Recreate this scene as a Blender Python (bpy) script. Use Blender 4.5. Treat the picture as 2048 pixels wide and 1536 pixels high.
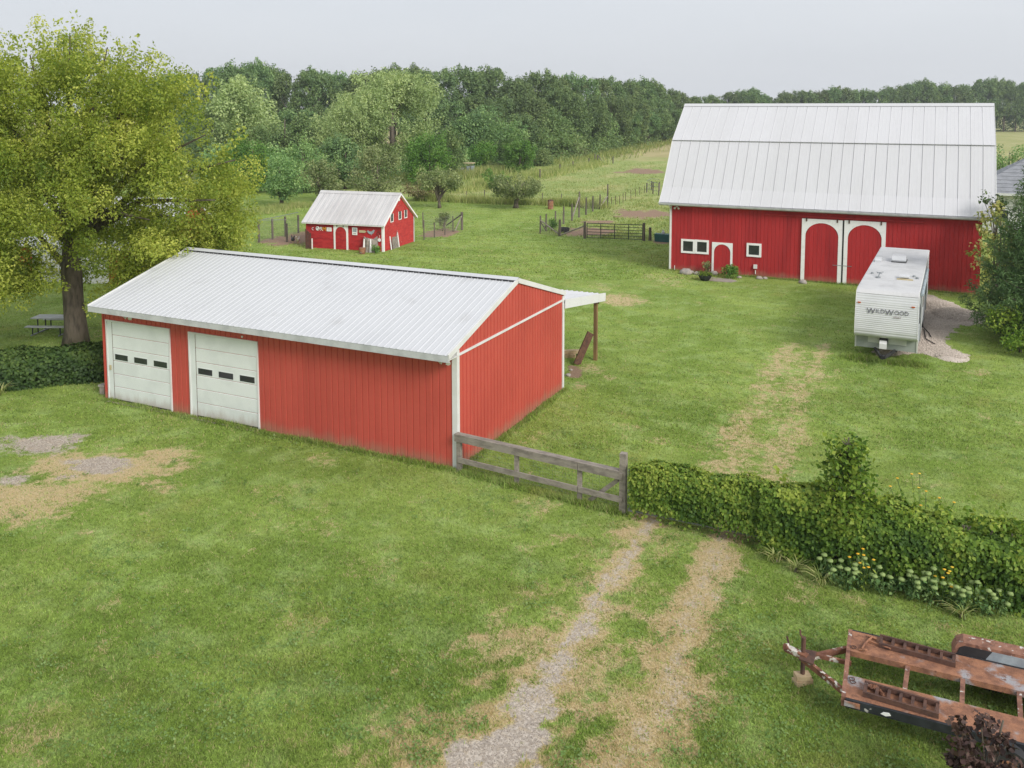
import bpy, math, random
import numpy as np
from mathutils import Matrix, Vector

# ------------------------------------------------------------------ camera, sky, sun, exposure
for o in list(bpy.data.objects): bpy.data.objects.remove(o, do_unlink=True)
scene = bpy.context.scene
COL = scene.collection
FPX, PITCH, ROLL, YAW, SX, SY = 1704.924, 0.0903308, 0.0014061, -0.4284168, 44.359, -394.1216
CAM = np.array([12.04673, -20.97528, 10.4814])
cd = bpy.data.cameras.new('camera'); co = bpy.data.objects.new('camera', cd); COL.objects.link(co)
cd.sensor_fit = 'HORIZONTAL'; cd.sensor_width = 36.0
cd.lens = FPX / 2048 * 36.0
cd.shift_x = -SX / 2048; cd.shift_y = SY / 2048
cd.clip_start = 0.2; cd.clip_end = 6000
co.location = CAM
co.rotation_euler = (Matrix.Rotation(-YAW, 3, 'Z') @ Matrix.Rotation(math.pi/2 - PITCH, 3, 'X') @ Matrix.Rotation(ROLL, 3, 'Z')).to_euler()
scene.camera = co

SUN_EL, SUN_AZ = math.radians(34), math.radians(117)      # azimuth from +Y towards +X
w = bpy.data.worlds.new('World'); scene.world = w; w.use_nodes = True
nt = w.node_tree; nt.nodes.clear()
out = nt.nodes.new('ShaderNodeOutputWorld'); bg = nt.nodes.new('ShaderNodeBackground')
sky = nt.nodes.new('ShaderNodeTexSky'); sky.sky_type = 'NISHITA'; sky.sun_disc = False
sky.sun_elevation = SUN_EL; sky.sun_rotation = SUN_AZ; sky.air_density = 1.0; sky.dust_density = 4.0
mx = nt.nodes.new('ShaderNodeMix'); mx.data_type = 'RGBA'; mx.inputs[0].default_value = 0.92
tc = nt.nodes.new('ShaderNodeTexCoord'); mp = nt.nodes.new('ShaderNodeMapping'); mp.inputs['Scale'].default_value = (1, 1, 4)
cn = nt.nodes.new('ShaderNodeTexNoise'); cn.inputs['Scale'].default_value = 1.6; cn.inputs['Detail'].default_value = 5
cr = nt.nodes.new('ShaderNodeMix'); cr.data_type = 'RGBA'
cr.inputs[6].default_value = (3.35, 3.52, 3.8, 1); cr.inputs[7].default_value = (4.1, 4.22, 4.42, 1)
nt.links.new(tc.outputs['Generated'], mp.inputs[0]); nt.links.new(mp.outputs[0], cn.inputs['Vector'])
nt.links.new(cn.outputs[0], cr.inputs[0])
nt.links.new(sky.outputs[0], mx.inputs[6]); nt.links.new(cr.outputs[2], mx.inputs[7])
nt.links.new(mx.outputs[2], bg.inputs[0]); bg.inputs[1].default_value = 0.10
nt.links.new(bg.outputs[0], out.inputs[0])

sl = bpy.data.lights.new('sun', 'SUN'); sl.energy = 1.5; sl.angle = math.radians(22); sl.color = (1.0, 0.965, 0.91)
so = bpy.data.objects.new('sun', sl); COL.objects.link(so)
sd = Vector((math.sin(SUN_AZ)*math.cos(SUN_EL), math.cos(SUN_AZ)*math.cos(SUN_EL), math.sin(SUN_EL)))
so.rotation_euler = sd.to_track_quat('Z', 'Y').to_euler(); so.location = (20, -10, 40)
vs = scene.view_settings; vs.view_transform = 'Standard'; vs.look = 'None'; vs.gamma = 1.0; vs.exposure = 1.0
vs.use_curve_mapping = False

# ------------------------------------------------------------------ helpers
def ray(x, y):
    a = (x - 1024 - SX) / FPX; b = -(y - 768 - SY) / FPX
    c, s = math.cos(ROLL), math.sin(ROLL)
    r = a*c - b*s; u = a*s + b*c
    c, s = math.cos(PITCH), math.sin(PITCH)
    fw = c + u*s; up = u*c - s
    c, s = math.cos(YAW), math.sin(YAW)
    return np.array([r*c + fw*s, -r*s + fw*c, up])
def G(x, y, z=0.0):
    d = ray(x, y); return CAM + d*((z - CAM[2])/d[2])
def proj(X):
    d = np.asarray(X, float) - CAM
    c, s = math.cos(YAW), math.sin(YAW)
    r = d[..., 0]*c - d[..., 1]*s; fw = d[..., 0]*s + d[..., 1]*c; u = d[..., 2]
    c, s = math.cos(PITCH), math.sin(PITCH)
    z = fw*c - u*s; y = u*c + fw*s
    c, s = math.cos(ROLL), math.sin(ROLL)
    return 1024 + SX + FPX*(r*c + y*s)/z, 768 + SY - FPX*(-r*s + y*c)/z, z
def height_at(loc, ytop):
    lo, hi = 0.0, 60.0
    for _ in range(40):
        m = (lo + hi)/2
        if proj((loc[0], loc[1], m))[1] > ytop: lo = m
        else: hi = m
    return lo
RNG = np.random.default_rng(7)

def mesh_np(name, V, F, smooth=False, attrs=None):
    V = np.asarray(V, np.float32); F = np.asarray(F, np.int32)
    me = bpy.data.meshes.new(name); k = F.shape[1]
    me.vertices.add(len(V)); me.vertices.foreach_set('co', V.ravel())
    me.loops.add(F.size); me.loops.foreach_set('vertex_index', F.ravel())
    me.polygons.add(len(F)); me.polygons.foreach_set('loop_start', np.arange(0, F.size, k, dtype=np.int32))
    if smooth: me.polygons.foreach_set('use_smooth', np.ones(len(F), bool))
    for n, a in (attrs or {}).items():
        at = me.attributes.new(n, 'FLOAT', 'POINT'); at.data.foreach_set('value', np.asarray(a, np.float32))
    me.update(calc_edges=True); me.validate()
    return me
def link(name, me, mat=None, parent=None, loc=None, rz=0.0):
    o = bpy.data.objects.new(name, me); COL.objects.link(o)
    if mat is not None and me is not None and not me.materials: me.materials.append(mat)
    if parent is not None: o.parent = parent
    if loc is not None: o.location = loc
    if rz: o.rotation_euler = (0, 0, rz)
    return o
def tag(o, label=None, cat=None, group=None, kind=None):
    if label: o['label'] = label
    if cat: o['category'] = cat
    if group: o['group'] = group
    if kind: o['kind'] = kind
    return o
def thing(name, label, cat, loc=(0, 0, 0), rz=0.0, group=None):
    o = bpy.data.objects.new(name, None); COL.objects.link(o); o.empty_display_size = 0.3
    o.location = loc; o.rotation_euler = (0, 0, rz)
    return tag(o, label, cat, group)
def copy_tree(o, parent=None):
    c = o.copy(); COL.objects.link(c); c.parent = parent
    for ch in list(o.children): copy_tree(ch, c)
    return c
class MB:
    def __init__(s): s.v = []; s.f = []; s.sm = False
    def add(s, V, F):
        b = len(s.v); s.v += [tuple(map(float, p)) for p in V]; s.f += [tuple(b+i for i in f) for f in F]; return s
    def box(s, x0, x1, y0, y1, z0, z1):
        return s.add([(x0,y0,z0),(x1,y0,z0),(x1,y1,z0),(x0,y1,z0),(x0,y0,z1),(x1,y0,z1),(x1,y1,z1),(x0,y1,z1)],
                     [(0,3,2,1),(4,5,6,7),(0,1,5,4),(1,2,6,5),(2,3,7,6),(3,0,4,7)])
    def bar(s, p, q, wdt, hgt, up=(0, 0, 1)):
        p, q = Vector(p), Vector(q); d = (q-p).normalized(); u = Vector(up)
        if abs(d.dot(u)) > .98: u = Vector((0, 1, 0))
        r = d.cross(u).normalized(); u = r.cross(d)
        V = [c + r*a*wdt/2 + u*b*hgt/2 for c in (p, q) for a, b in ((-1,-1),(1,-1),(1,1),(-1,1))]
        return s.add(V, [(0,1,2,3),(4,7,6,5),(0,4,5,1),(1,5,6,2),(2,6,7,3),(3,7,4,0)])
    def tube(s, pts, r, n=6, cap=True):
        pts = [Vector(p) for p in pts]; R = r if isinstance(r, (list, tuple)) else [r]*len(pts)
        V = []; F = []; pu = None
        for i, p in enumerate(pts):
            d = (pts[min(i+1, len(pts)-1)] - pts[max(i-1, 0)]).normalized()
            u = pu if pu is not None else (Vector((1, 0, 0)) if abs(d.x) < .9 else Vector((0, 1, 0)))
            a = d.cross(u).normalized(); u = a.cross(d).normalized(); pu = u
            V += [p + (a*math.cos(t) + u*math.sin(t))*R[i] for t in [2*math.pi*k/n for k in range(n)]]
        for i in range(len(pts)-1):
            for k in range(n): F.append((i*n+k, i*n+(k+1) % n, (i+1)*n+(k+1) % n, (i+1)*n+k))
        if cap:
            F.append(tuple(range(n))[::-1]); F.append(tuple((len(pts)-1)*n+k for k in range(n)))
        return s.add(V, F)
    def lathe(s, prof, n=12, c=(0, 0)):
        V = []; F = []
        for r, z in prof: V += [(c[0]+r*math.cos(2*math.pi*k/n), c[1]+r*math.sin(2*math.pi*k/n), z) for k in range(n)]
        for i in range(len(prof)-1):
            for k in range(n): F.append((i*n+k, i*n+(k+1) % n, (i+1)*n+(k+1) % n, (i+1)*n+k))
        F.append(tuple(range(n))[::-1]); F.append(tuple((len(prof)-1)*n+k for k in range(n)))
        return s.add(V, F)
    def prism(s, poly, axis, a, b):       # polygon in the two other axes, extruded along axis
        def pt(u, v, t): return {0: (t, u, v), 1: (u, t, v), 2: (u, v, t)}[axis]
        n = len(poly)
        V = [pt(u, v, a) for u, v in poly] + [pt(u, v, b) for u, v in poly]
        F = [tuple(range(n))[::-1], tuple(range(n, 2*n))] + [(i, (i+1) % n, n+(i+1) % n, n+i) for i in range(n)]
        return s.add(V, F)
    def strip(s, prof, axis, a, b):       # open profile extruded (a thin sheet)
        def pt(u, v, t): return {0: (t, u, v), 1: (u, t, v), 2: (u, v, t)}[axis]
        n = len(prof)
        V = [pt(u, v, a) for u, v in prof] + [pt(u, v, b) for u, v in prof]
        return s.add(V, [(i, i+1, n+i+1, n+i) for i in range(n-1)])
    def blob(s, c, r, seed=0, n=10, m=6, rough=.18, flat=0.0):
        g = random.Random(seed); V = []; F = []
        for i in range(m+1):
            ph = math.pi*i/m
            for k in range(n):
                t = 2*math.pi*k/n; j = 1 + g.uniform(-rough, rough)*(0 < i < m)
                z = r[2]*math.cos(ph)*j
                V.append((c[0]+r[0]*math.sin(ph)*math.cos(t)*j, c[1]+r[1]*math.sin(ph)*math.sin(t)*j, max(c[2]+z, flat)))
        for i in range(m):
            for k in range(n): F.append((i*n+k, (i+1)*n+k, (i+1)*n+(k+1) % n, i*n+(k+1) % n))
        return s.add(V, F)
    def mesh(s, name, smooth=False):
        me = bpy.data.meshes.new(name); me.from_pydata(s.v, [], s.f)
        if smooth: me.polygons.foreach_set('use_smooth', [True]*len(me.polygons))
        me.update(); return me
    def build(s, name, mat, parent=None, loc=None, rz=0.0, smooth=False):
        return link(name, s.mesh(name, smooth), mat, parent, loc, rz)

# ------------------------------------------------------------------ materials
def lin(r, g, b):
    f = lambda c: (c/255/12.92 if c/255 <= .04045 else ((c/255+.055)/1.055)**2.4)
    return (f(r), f(g), f(b), 1.0)
def newmat(name):
    m = bpy.data.materials.new(name); m.use_nodes = True; m.node_tree.nodes.clear()
    return m, m.node_tree
def nd(t, kind, **kw):
    n = t.nodes.new('ShaderNode'+kind)
    for k, v in kw.items():
        if k in n.inputs: n.inputs[k].default_value = v
        else: setattr(n, k, v)
    return n
def mixc(t, fac, a, b, mode='MIX'):
    n = t.nodes.new('ShaderNodeMix'); n.data_type = 'RGBA'; n.blend_type = mode
    for s, v in ((0, fac), (6, a), (7, b)):
        if hasattr(v, 'is_output'): t.links.new(v, n.inputs[s])
        else: n.inputs[s].default_value = v
    return n.outputs[2]
def math_(t, op, a, b=0.0, clamp=False):
    n = t.nodes.new('ShaderNodeMath'); n.operation = op; n.use_clamp = clamp
    for s, v in ((0, a), (1, b)):
        if hasattr(v, 'is_output'): t.links.new(v, n.inputs[s])
        else: n.inputs[s].default_value = v
    return n.outputs[0]
def ramp(t, fac, lo, hi):
    n = t.nodes.new('ShaderNodeMapRange'); n.interpolation_type = 'SMOOTHSTEP'
    n.inputs['From Min'].default_value = lo; n.inputs['From Max'].default_value = hi
    t.links.new(fac, n.inputs['Value']); return n.outputs[0]
def wnoise(t, scale, detail=4, stretch=None, rough=.55):
    g = t.nodes.new('ShaderNodeNewGeometry'); v = g.outputs['Position']
    if stretch:
        m = t.nodes.new('ShaderNodeMapping'); m.inputs['Scale'].default_value = stretch; t.links.new(v, m.inputs[0]); v = m.outputs[0]
    n = t.nodes.new('ShaderNodeTexNoise'); n.inputs['Scale'].default_value = scale; n.inputs['Detail'].default_value = detail
    n.inputs['Roughness'].default_value = rough; t.links.new(v, n.inputs['Vector'])
    return n.outputs[0]
def M(name, col, col2=None, rough=.6, scale=2.0, lo=.4, hi=.65, var=.12, vscale=25, stretch=None, bump=0.0, bscale=30, metal=0.0, spec=.4, rand=0.0, third=None, tscale=1.0, tlo=.55, thi=.65, fourth=None, splash=0.0):
    m, t = newmat(name)
    p = nd(t, 'BsdfPrincipled', Roughness=rough, Metallic=metal); p.inputs['Specular IOR Level'].default_value = spec
    c = mixc(t, ramp(t, wnoise(t, scale, 5, stretch), lo, hi), col, col2 if col2 else tuple(x*.8 for x in col[:3])+(1,))
    if third: c = mixc(t, ramp(t, wnoise(t, tscale, 6, stretch), tlo, thi), c, third)
    if fourth: c = mixc(t, ramp(t, wnoise(t, fourth[1], 5, stretch, .7), fourth[2], fourth[3]), c, fourth[0])
    if splash:
        ge = t.nodes.new('ShaderNodeNewGeometry'); sx = t.nodes.new('ShaderNodeSeparateXYZ'); t.links.new(ge.outputs['Position'], sx.inputs[0])
        hgt = math_(t, 'ADD', sx.outputs[2], math_(t, 'MULTIPLY', wnoise(t, 2.5, 5, (1,1,.3), .7), -.7))
        c = mixc(t, math_(t, 'MULTIPLY', ramp(t, math_(t, 'MULTIPLY', hgt, -1.0), -.12, .30), splash), c, (.30,.21,.14,1))
    if var:
        v = math_(t, 'ADD', math_(t, 'MULTIPLY', wnoise(t, vscale, 3, stretch), 2*var), 1-var)
        hv = t.nodes.new('ShaderNodeHueSaturation'); t.links.new(c, hv.inputs['Color']); t.links.new(v, hv.inputs['Value']); c = hv.outputs[0]
    if rand:
        oi = t.nodes.new('ShaderNodeObjectInfo'); hv = t.nodes.new('ShaderNodeHueSaturation')
        t.links.new(math_(t, 'ADD', math_(t, 'MULTIPLY', oi.outputs['Random'], 2*rand), 1-rand), hv.inputs['Value']); t.links.new(c, hv.inputs['Color']); c = hv.outputs[0]
    t.links.new(c, p.inputs['Base Color'])
    if bump:
        b = nd(t, 'Bump', Strength=bump, Distance=.02); t.links.new(wnoise(t, bscale, 4, stretch), b.inputs['Height']); t.links.new(b.outputs[0], p.inputs['Normal'])
    o = t.nodes.new('ShaderNodeOutputMaterial'); t.links.new(p.outputs[0], o.inputs[0])
    return m
def leafmat(name, c0, c1, c2, trans=.3, rand=.12, hue=.0, rough=.55, k=1.25):
    c0, c1, c2 = [tuple(min(.8, q*k) for q in c_[:3])+(1,) for c_ in (c0, c1, c2)]
    m, t = newmat(name)
    a = nd(t, 'Attribute', attribute_name='tint')
    c = mixc(t, ramp(t, a.outputs['Fac'], 0, .5), c0, c1); c = mixc(t, ramp(t, a.outputs['Fac'], .5, 1), c, c2)
    oi = t.nodes.new('ShaderNodeObjectInfo'); hv = t.nodes.new('ShaderNodeHueSaturation')
    t.links.new(math_(t, 'ADD', math_(t, 'MULTIPLY', oi.outputs['Random'], 2*rand), 1-rand), hv.inputs['Value'])
    if hue: t.links.new(math_(t, 'ADD', math_(t, 'MULTIPLY', oi.outputs['Random'], 2*hue), .5-hue), hv.inputs['Hue'])
    t.links.new(c, hv.inputs['Color']); c = hv.outputs[0]
    d = nd(t, 'BsdfPrincipled', Roughness=rough); d.inputs['Specular IOR Level'].default_value = .25; t.links.new(c, d.inputs['Base Color'])
    tr = t.nodes.new('ShaderNodeBsdfTranslucent'); t.links.new(mixc(t, 1.0, c, (1.0, 1.0, .6, 1), 'MULTIPLY'), tr.inputs['Color'])
    ms = nd(t, 'MixShader'); ms.inputs[0].default_value = trans
    t.links.new(d.outputs[0], ms.inputs[1]); t.links.new(tr.outputs[0], ms.inputs[2])
    o = t.nodes.new('ShaderNodeOutputMaterial'); t.links.new(ms.outputs[0], o.inputs[0])
    return m

MT = dict(
    red_steel=M('red_steel', (.51,.083,.062,1), (.465,.073,.055,1), rough=.5, scale=.5, var=.06, vscale=9, rand=.03, splash=.55),
    roof_white=M('white_metal_roof', (.58,.59,.61,1), (.53,.54,.56,1), rough=.5, scale=.35, lo=.45, hi=.75, var=.05, vscale=14, third=(.47,.47,.475,1), tscale=.8, tlo=.58, thi=.85),
    barn_roof=M('barn_roof_metal', (.60,.60,.62,1), (.57,.57,.585,1), rough=.55, scale=.4, lo=.42, hi=.72, var=.04, vscale=7, stretch=(1,.25,.25)),
    seam=M('roof_seam', (.44,.44,.45,1), (.50,.50,.50,1), rough=.6),
    coop_roof=M('coop_roof_metal', (.58,.57,.57,1), (.50,.485,.485,1), rough=.55, scale=.8, var=.08, vscale=10, stretch=(1,.3,.3)),
    white_paint=M('white_paint', (.70,.70,.70,1), (.64,.64,.62,1), rough=.5, var=.04, scale=1.5),
    old_white=M('worn_white_paint', (.86,.85,.85,1), (.76,.745,.73,1), rough=.6, scale=4, lo=.5, hi=.75, var=.06),
    door_white=M('overhead_door_white', (.73,.76,.75,1), (.67,.70,.69,1), rough=.5, scale=1.2, var=.03, third=(.52,.49,.42,1), tscale=1.6, tlo=.68, thi=.85, splash=.5),
    glass=M('dark_window_glass', (.02,.025,.03,1), (.035,.04,.045,1), rough=.08, spec=.6, var=0),
    gutter=M('gutter_grey', (.52,.53,.54,1), (.42,.43,.44,1), rough=.5),
    barn_red=M('barn_red_boards', lin(174,43,45), lin(156,36,39), rough=.75, scale=1.2, var=.16, vscale=30, stretch=(1,1,.12), bump=.25, bscale=40, rand=.05, third=lin(190,70,66), tscale=9, tlo=.68, thi=.8, splash=.45),
    coop_red=M('coop_red_boards', lin(182,47,48), lin(158,37,40), rough=.8, scale=2, var=.2, vscale=26, stretch=(1,1,3), third=lin(205,110,100), tscale=5, tlo=.64, thi=.8),
    coop_red_worn=M('coop_red_worn', lin(188,60,56), lin(168,46,45), rough=.8, scale=2, var=.2, vscale=26, stretch=(1,1,3), third=lin(222,150,140), tscale=4, tlo=.6, thi=.8),
    grey_wood=M('weathered_grey_wood', (.30,.265,.225,1), (.20,.175,.15,1), rough=.85, scale=7, var=.2, vscale=30, stretch=(.4,1,1), bump=.4),
    post_wood=M('old_fence_post_wood', (.17,.145,.115,1), (.10,.085,.07,1), rough=.9, scale=6, var=.2, stretch=(1,1,.2), rand=.2),
    brown_wood=M('brown_treated_wood', (.26,.16,.07,1), (.17,.10,.05,1), rough=.8, scale=5, var=.15, stretch=(1,1,.2)),
    dark_wood=M('dark_brown_board', (.13,.065,.04,1), (.08,.04,.028,1), rough=.8, scale=6, var=.25),
    pale_wood=M('pale_cut_wood', (.55,.42,.26,1), (.42,.30,.18,1), rough=.8, scale=6),
    rust=M('rusty_steel', (.36,.17,.095,1), (.20,.095,.06,1), rough=.85, scale=5, lo=.35, hi=.7, var=.35, vscale=45, bump=.4, third=(.33,.32,.33,1), tscale=2.2, tlo=.53, thi=.66, fourth=((.17,.08,.05,1), 9, .52, .68)),
    rust_white=M('rust_flaked_white', (.24,.105,.06,1), (.14,.06,.04,1), rough=.85, scale=4, var=.2, third=(.62,.58,.52,1), tscale=6, tlo=.52, thi=.58, bump=.3),
    dark_rust=M('dark_rust', (.12,.062,.045,1), (.075,.042,.034,1), rough=.9, scale=6, var=.25, bump=.3),
    rust_paint=M('rust_with_white_chips', (.30,.15,.10,1), (.17,.08,.055,1), rough=.85, scale=6, var=.2, third=(.60,.56,.52,1), tscale=9, tlo=.60, thi=.66, fourth=((.13,.06,.045,1), 5, .55, .66)),
    black_steel=M('black_frame_steel', (.03,.034,.04,1), (.015,.017,.02,1), rough=.6, scale=3, third=(.45,.43,.40,1), tscale=7, tlo=.68, thi=.74),
    blue_grey=M('chalky_blue_grey_paint', (.34,.40,.43,1), (.26,.30,.33,1), rough=.7, scale=4, var=.15),
    green_steel=M('dark_green_gate_paint', (.035,.055,.045,1), (.06,.065,.05,1), rough=.5),
    galv=M('galvanised_steel', (.30,.32,.33,1), (.22,.24,.25,1), rough=.5, metal=.4),
    wire=M('fence_wire', (.24,.26,.25,1), (.18,.19,.18,1), rough=.6),
    rv_white=M('trailer_white_skin', (.62,.63,.64,1), (.57,.58,.59,1), rough=.35, var=.03, scale=1),
    rv_roof=M('trailer_rubber_roof', (.58,.58,.58,1), (.49,.49,.49,1), rough=.7, scale=1.2, lo=.42, hi=.7, var=.07, vscale=12),
    rv_side=M('trailer_grey_side', (.50,.52,.54,1), (.40,.42,.44,1), rough=.4),
    rv_lower=M('trailer_grey_lower_panel', (.34,.37,.34,1), (.27,.30,.27,1), rough=.5),
    rv_panel=M('trailer_pale_panel', (.55,.57,.51,1), (.50,.52,.47,1), rough=.5),
    lettering=M('lettering_grey', (.10,.10,.115,1), (.14,.14,.15,1), rough=.5, var=0),
    red_letter=M('small_lettering', (.36,.28,.27,1), rough=.5, var=0),
    amber=M('amber_lens', (.55,.12,.03,1), (.5,.1,.02,1), rough=.3, var=0),
    tan=M('tan_plastic', (.52,.44,.27,1), (.45,.38,.22,1), rough=.6),
    black=M('black_rubber', (.022,.022,.024,1), (.035,.035,.036,1), rough=.8),
    teal=M('teal_plastic', (.02,.10,.09,1), (.03,.12,.11,1), rough=.5),
    bark=M('tree_bark', (.17,.14,.11,1), (.09,.075,.06,1), rough=.95, scale=5, var=.3, vscale=14, stretch=(1,1,.25), bump=.8, bscale=12),
    stone=M('field_stone', (.42,.37,.33,1), (.30,.28,.26,1), rough=.9, scale=5, var=.15),
    slab=M('concrete_slab', (.36,.31,.27,1), (.28,.245,.21,1), rough=.9, scale=4, var=.12),
    house_roof=M('grey_shingle_roof', (.29,.30,.325,1), (.24,.25,.27,1), rough=.8, scale=2, var=.15, vscale=20),
    yellow=M('yellow_petals', (.75,.42,.03,1), (.7,.5,.05,1), rough=.6),
    orange=M('orange_petals', (.65,.2,.04,1), (.6,.3,.05,1), rough=.6),
    sedum_head=M('pale_green_flower_head', (.26,.34,.12,1), (.20,.28,.09,1), rough=.7, scale=20, var=.2),
    feather_dark=M('dark_feathers', (.03,.035,.045,1), (.05,.05,.06,1), rough=.6),
    feather_white=M('white_feathers', (.7,.66,.58,1), (.6,.55,.48,1), rough=.7),
    comb=M('red_comb', (.5,.03,.03,1), rough=.5), stem_green=M('green_stem', (.10,.17,.05,1), (.07,.13,.04,1), rough=.7), horn=M('yellow_leg', (.5,.35,.1,1), rough=.6),
    pale_gravel=M('pale_gravel_stone', (.60,.52,.45,1), (.44,.38,.33,1), rough=.9, scale=18, var=.3, vscale=40),
    gravel=M('gravel_stone', (.42,.36,.30,1), (.30,.26,.22,1), rough=.9, scale=18, var=.3, vscale=40),
)
LEAF = dict(
    yellow=leafmat('yellow_green_leaves', (.125,.185,.03,1), (.26,.315,.05,1), (.46,.48,.11,1), .45),
    hedge=leafmat('vine_leaves', (.05,.105,.018,1), (.145,.24,.034,1), (.33,.40,.07,1), .38),
    dark=leafmat('dark_hedge_leaves', (.03,.06,.018,1), (.055,.10,.025,1), (.10,.15,.035,1), .25),
    oak=leafmat('woodland_leaves', (.085,.14,.06,1), (.135,.205,.08,1), (.22,.295,.11,1), .28, rand=.25, hue=.02),
    mid=leafmat('mid_green_leaves', (.09,.16,.06,1), (.165,.255,.09,1), (.28,.36,.14,1), .3, rand=.25, hue=.012),
    bright=leafmat('bright_green_leaves', (.06,.14,.025,1), (.11,.23,.04,1), (.2,.33,.07,1), .3, rand=.12),
    willow=leafmat('silver_willow_leaves', (.20,.28,.115,1), (.33,.42,.18,1), (.48,.55,.26,1), .35, rand=.06),
    apple=leafmat('orchard_leaves', (.10,.14,.05,1), (.19,.235,.095,1), (.31,.34,.16,1), .3, rand=.12),
    pine=leafmat('evergreen_needles', (.06,.125,.045,1), (.12,.205,.075,1), (.20,.29,.115,1), .25),
    maple=leafmat('pale_maple_leaves', (.14,.19,.04,1), (.27,.28,.07,1), (.45,.40,.16,1), .3),
    purple=leafmat('purple_brown_leaves', (.03,.018,.016,1), (.075,.042,.035,1), (.16,.105,.085,1), .15),
    weed=leafmat('tall_weeds', (.15,.21,.055,1), (.27,.32,.10,1), (.44,.42,.20,1), .35),
    sedum=leafmat('sedum_leaves', (.05,.11,.035,1), (.11,.19,.06,1), (.2,.29,.10,1), .2),
    clover=leafmat('clover_leaves', (.13,.22,.055,1), (.17,.27,.075,1), (.24,.34,.12,1), .35),
    russet=leafmat('russet_shrub_leaves', (.14,.12,.05,1), (.22,.185,.09,1), (.30,.25,.14,1), .25),
)

# ------------------------------------------------------------------ ground: masks in world space
def vnoise(x, y, seed=0):
    def h(i, j):
        n = (i*374761393 + j*668265263 + seed*974711) & 0xffffffff
        n = ((n ^ (n >> 13))*1274126177) & 0xffffffff
        return ((n ^ (n >> 16)) & 0xffff)/65535.0
    xi = np.floor(x).astype(np.int64); yi = np.floor(y).astype(np.int64); fx = x-xi; fy = y-yi
    fx = fx*fx*(3-2*fx); fy = fy*fy*(3-2*fy)
    return (h(xi, yi)*(1-fx)+h(xi+1, yi)*fx)*(1-fy) + (h(xi, yi+1)*(1-fx)+h(xi+1, yi+1)*fx)*fy
def fbm(x, y, s, seed=0, o=4):
    r = 0; a = .5; t = 0
    for k in range(o): r = r + a*vnoise(x*s, y*s, seed+k*17); t += a; a *= .5; s *= 2.1
    return r/t
def sstep(a, b, v): t = np.clip((v-a)/(b-a), 0, 1); return t*t*(3-2*t)
def poly_dist(x, y, pts, wid):
    best = np.full(x.shape, 1e9)
    for k in range(len(pts)-1):
        ax, ay = pts[k]; bx, by = pts[k+1]; w0, w1 = wid[k], wid[k+1]
        dx, dy = bx-ax, by-ay; t = np.clip(((x-ax)*dx+(y-ay)*dy)/(dx*dx+dy*dy), 0, 1)
        best = np.minimum(best, np.hypot(x-ax-t*dx, y-ay-t*dy)/(w0+(w1-w0)*t))
    return best
def inside(x, y, poly):
    r = np.zeros(x.shape, bool); n = len(poly)
    for i in range(n):
        (x0, y0), (x1, y1) = poly[i], poly[(i+1) % n]
        if y0 == y1: continue
        c = ((y0 > y) != (y1 > y)) & (x < (x1-x0)*(y-y0)/(y1-y0)+x0); r ^= c
    return r
def pw(*l): return [tuple(G(a, b)[:2]) for a, b in l]
T_LEFT = pw((880,1640),(985,1536),(1065,1420),(1140,1290),(1200,1190),(1285,1068),(1300,1040))
T_RIGHT = pw((1180,1640),(1240,1536),(1320,1420),(1375,1270),(1425,1130),(1445,1080),(1455,1050))
T_FAR1 = pw((1455,945),(1490,850),(1535,760),(1585,690)); T_FAR2 = pw((1545,950),(1575,860),(1610,770),(1650,690))
RV_GRAVEL = pw((1842,588),(1872,592),(1910,612),(1966,627),(1963,645),(1912,655),(1892,675),(1894,695),(1932,709),(1926,720),(1870,716),(1835,706),(1755,713),(1745,700),(1800,690),(1835,640))
BARE = [(70,885,105,26,.95),(15,850,60,14,.5),(205,930,70,19,.95),(130,955,35,9,.7),(30,960,60,14,.8),(70,905,110,30,.35)]
DRY = [(200,940,210,42,.84),(90,990,190,48,.84),(60,1025,140,28,.74),(330,912,80,20,.8),(170,1062,40,10,.7),(330,980,40,9,.6),(540,975,26,8,.5),(70,1100,26,7,.5),
       (500,1100,18,6,.6),(605,1082,20,7,.6),(1160,770,26,12,.7),(1180,740,40,18,.6),(1640,770,40,14,.5),(1670,745,20,20,.5),(1235,600,60,16,.75),(1330,560,60,16,.5),(1200,575,40,12,.5),
       (1100,700,20,10,.4),(760,1480,12,60,.5),(210,1390,30,12,.35),(650,1290,24,8,.4),(1620,780,50,18,.4),(885,425,40,6,.8)]
SOIL = [(700,490,150,5,.0),(570,480,60,12,1.0),(620,470,50,14,.8),(880,467,46,10,1.0),(1180,463,62,11,1.0),(1290,428,80,11,.9),(1200,444,50,5,.8),(1290,343,46,7,.9),(1235,345,22,4,.6),(1150,745,20,22,.8),(1320,482,25,8,.7),(70,845,60,8,.3)]
def blobsum(x, y, L, nz):
    r = np.zeros(x.shape)
    for (px, py, rx, ry, s) in L:
        c = G(px, py); ex = np.linalg.norm(G(px+rx, py)-c); ey = np.linalg.norm(G(px, py-ry)-G(px, py+ry))/2
        dx = (x-c[0]); dy = (y-c[1]); f = G(px+rx, py)-c; a = math.atan2(f[1], f[0])
        u = (dx*math.cos(a)+dy*math.sin(a))/ex; v = (-dx*math.sin(a)+dy*math.cos(a))/ey
        r = np.maximum(r, s*sstep(1.35, .25, np.sqrt(u*u+v*v)+(nz-.5)*1.9))
    return r
PAST = pw((1080,470),(1215,416),(1010,405),(850,400),(880,372),(1000,352),(1100,328),(1340,272),(1400,262),(1700,262),(2300,262),(2300,420),(1330,482))
FIELD = pw((1340,272),(1110,330),(1190,325),(1330,320),(1500,305),(2300,300),(2300,255),(1400,255))
LPOST = [G(1080.5,467), G(1215,416)]
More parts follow.
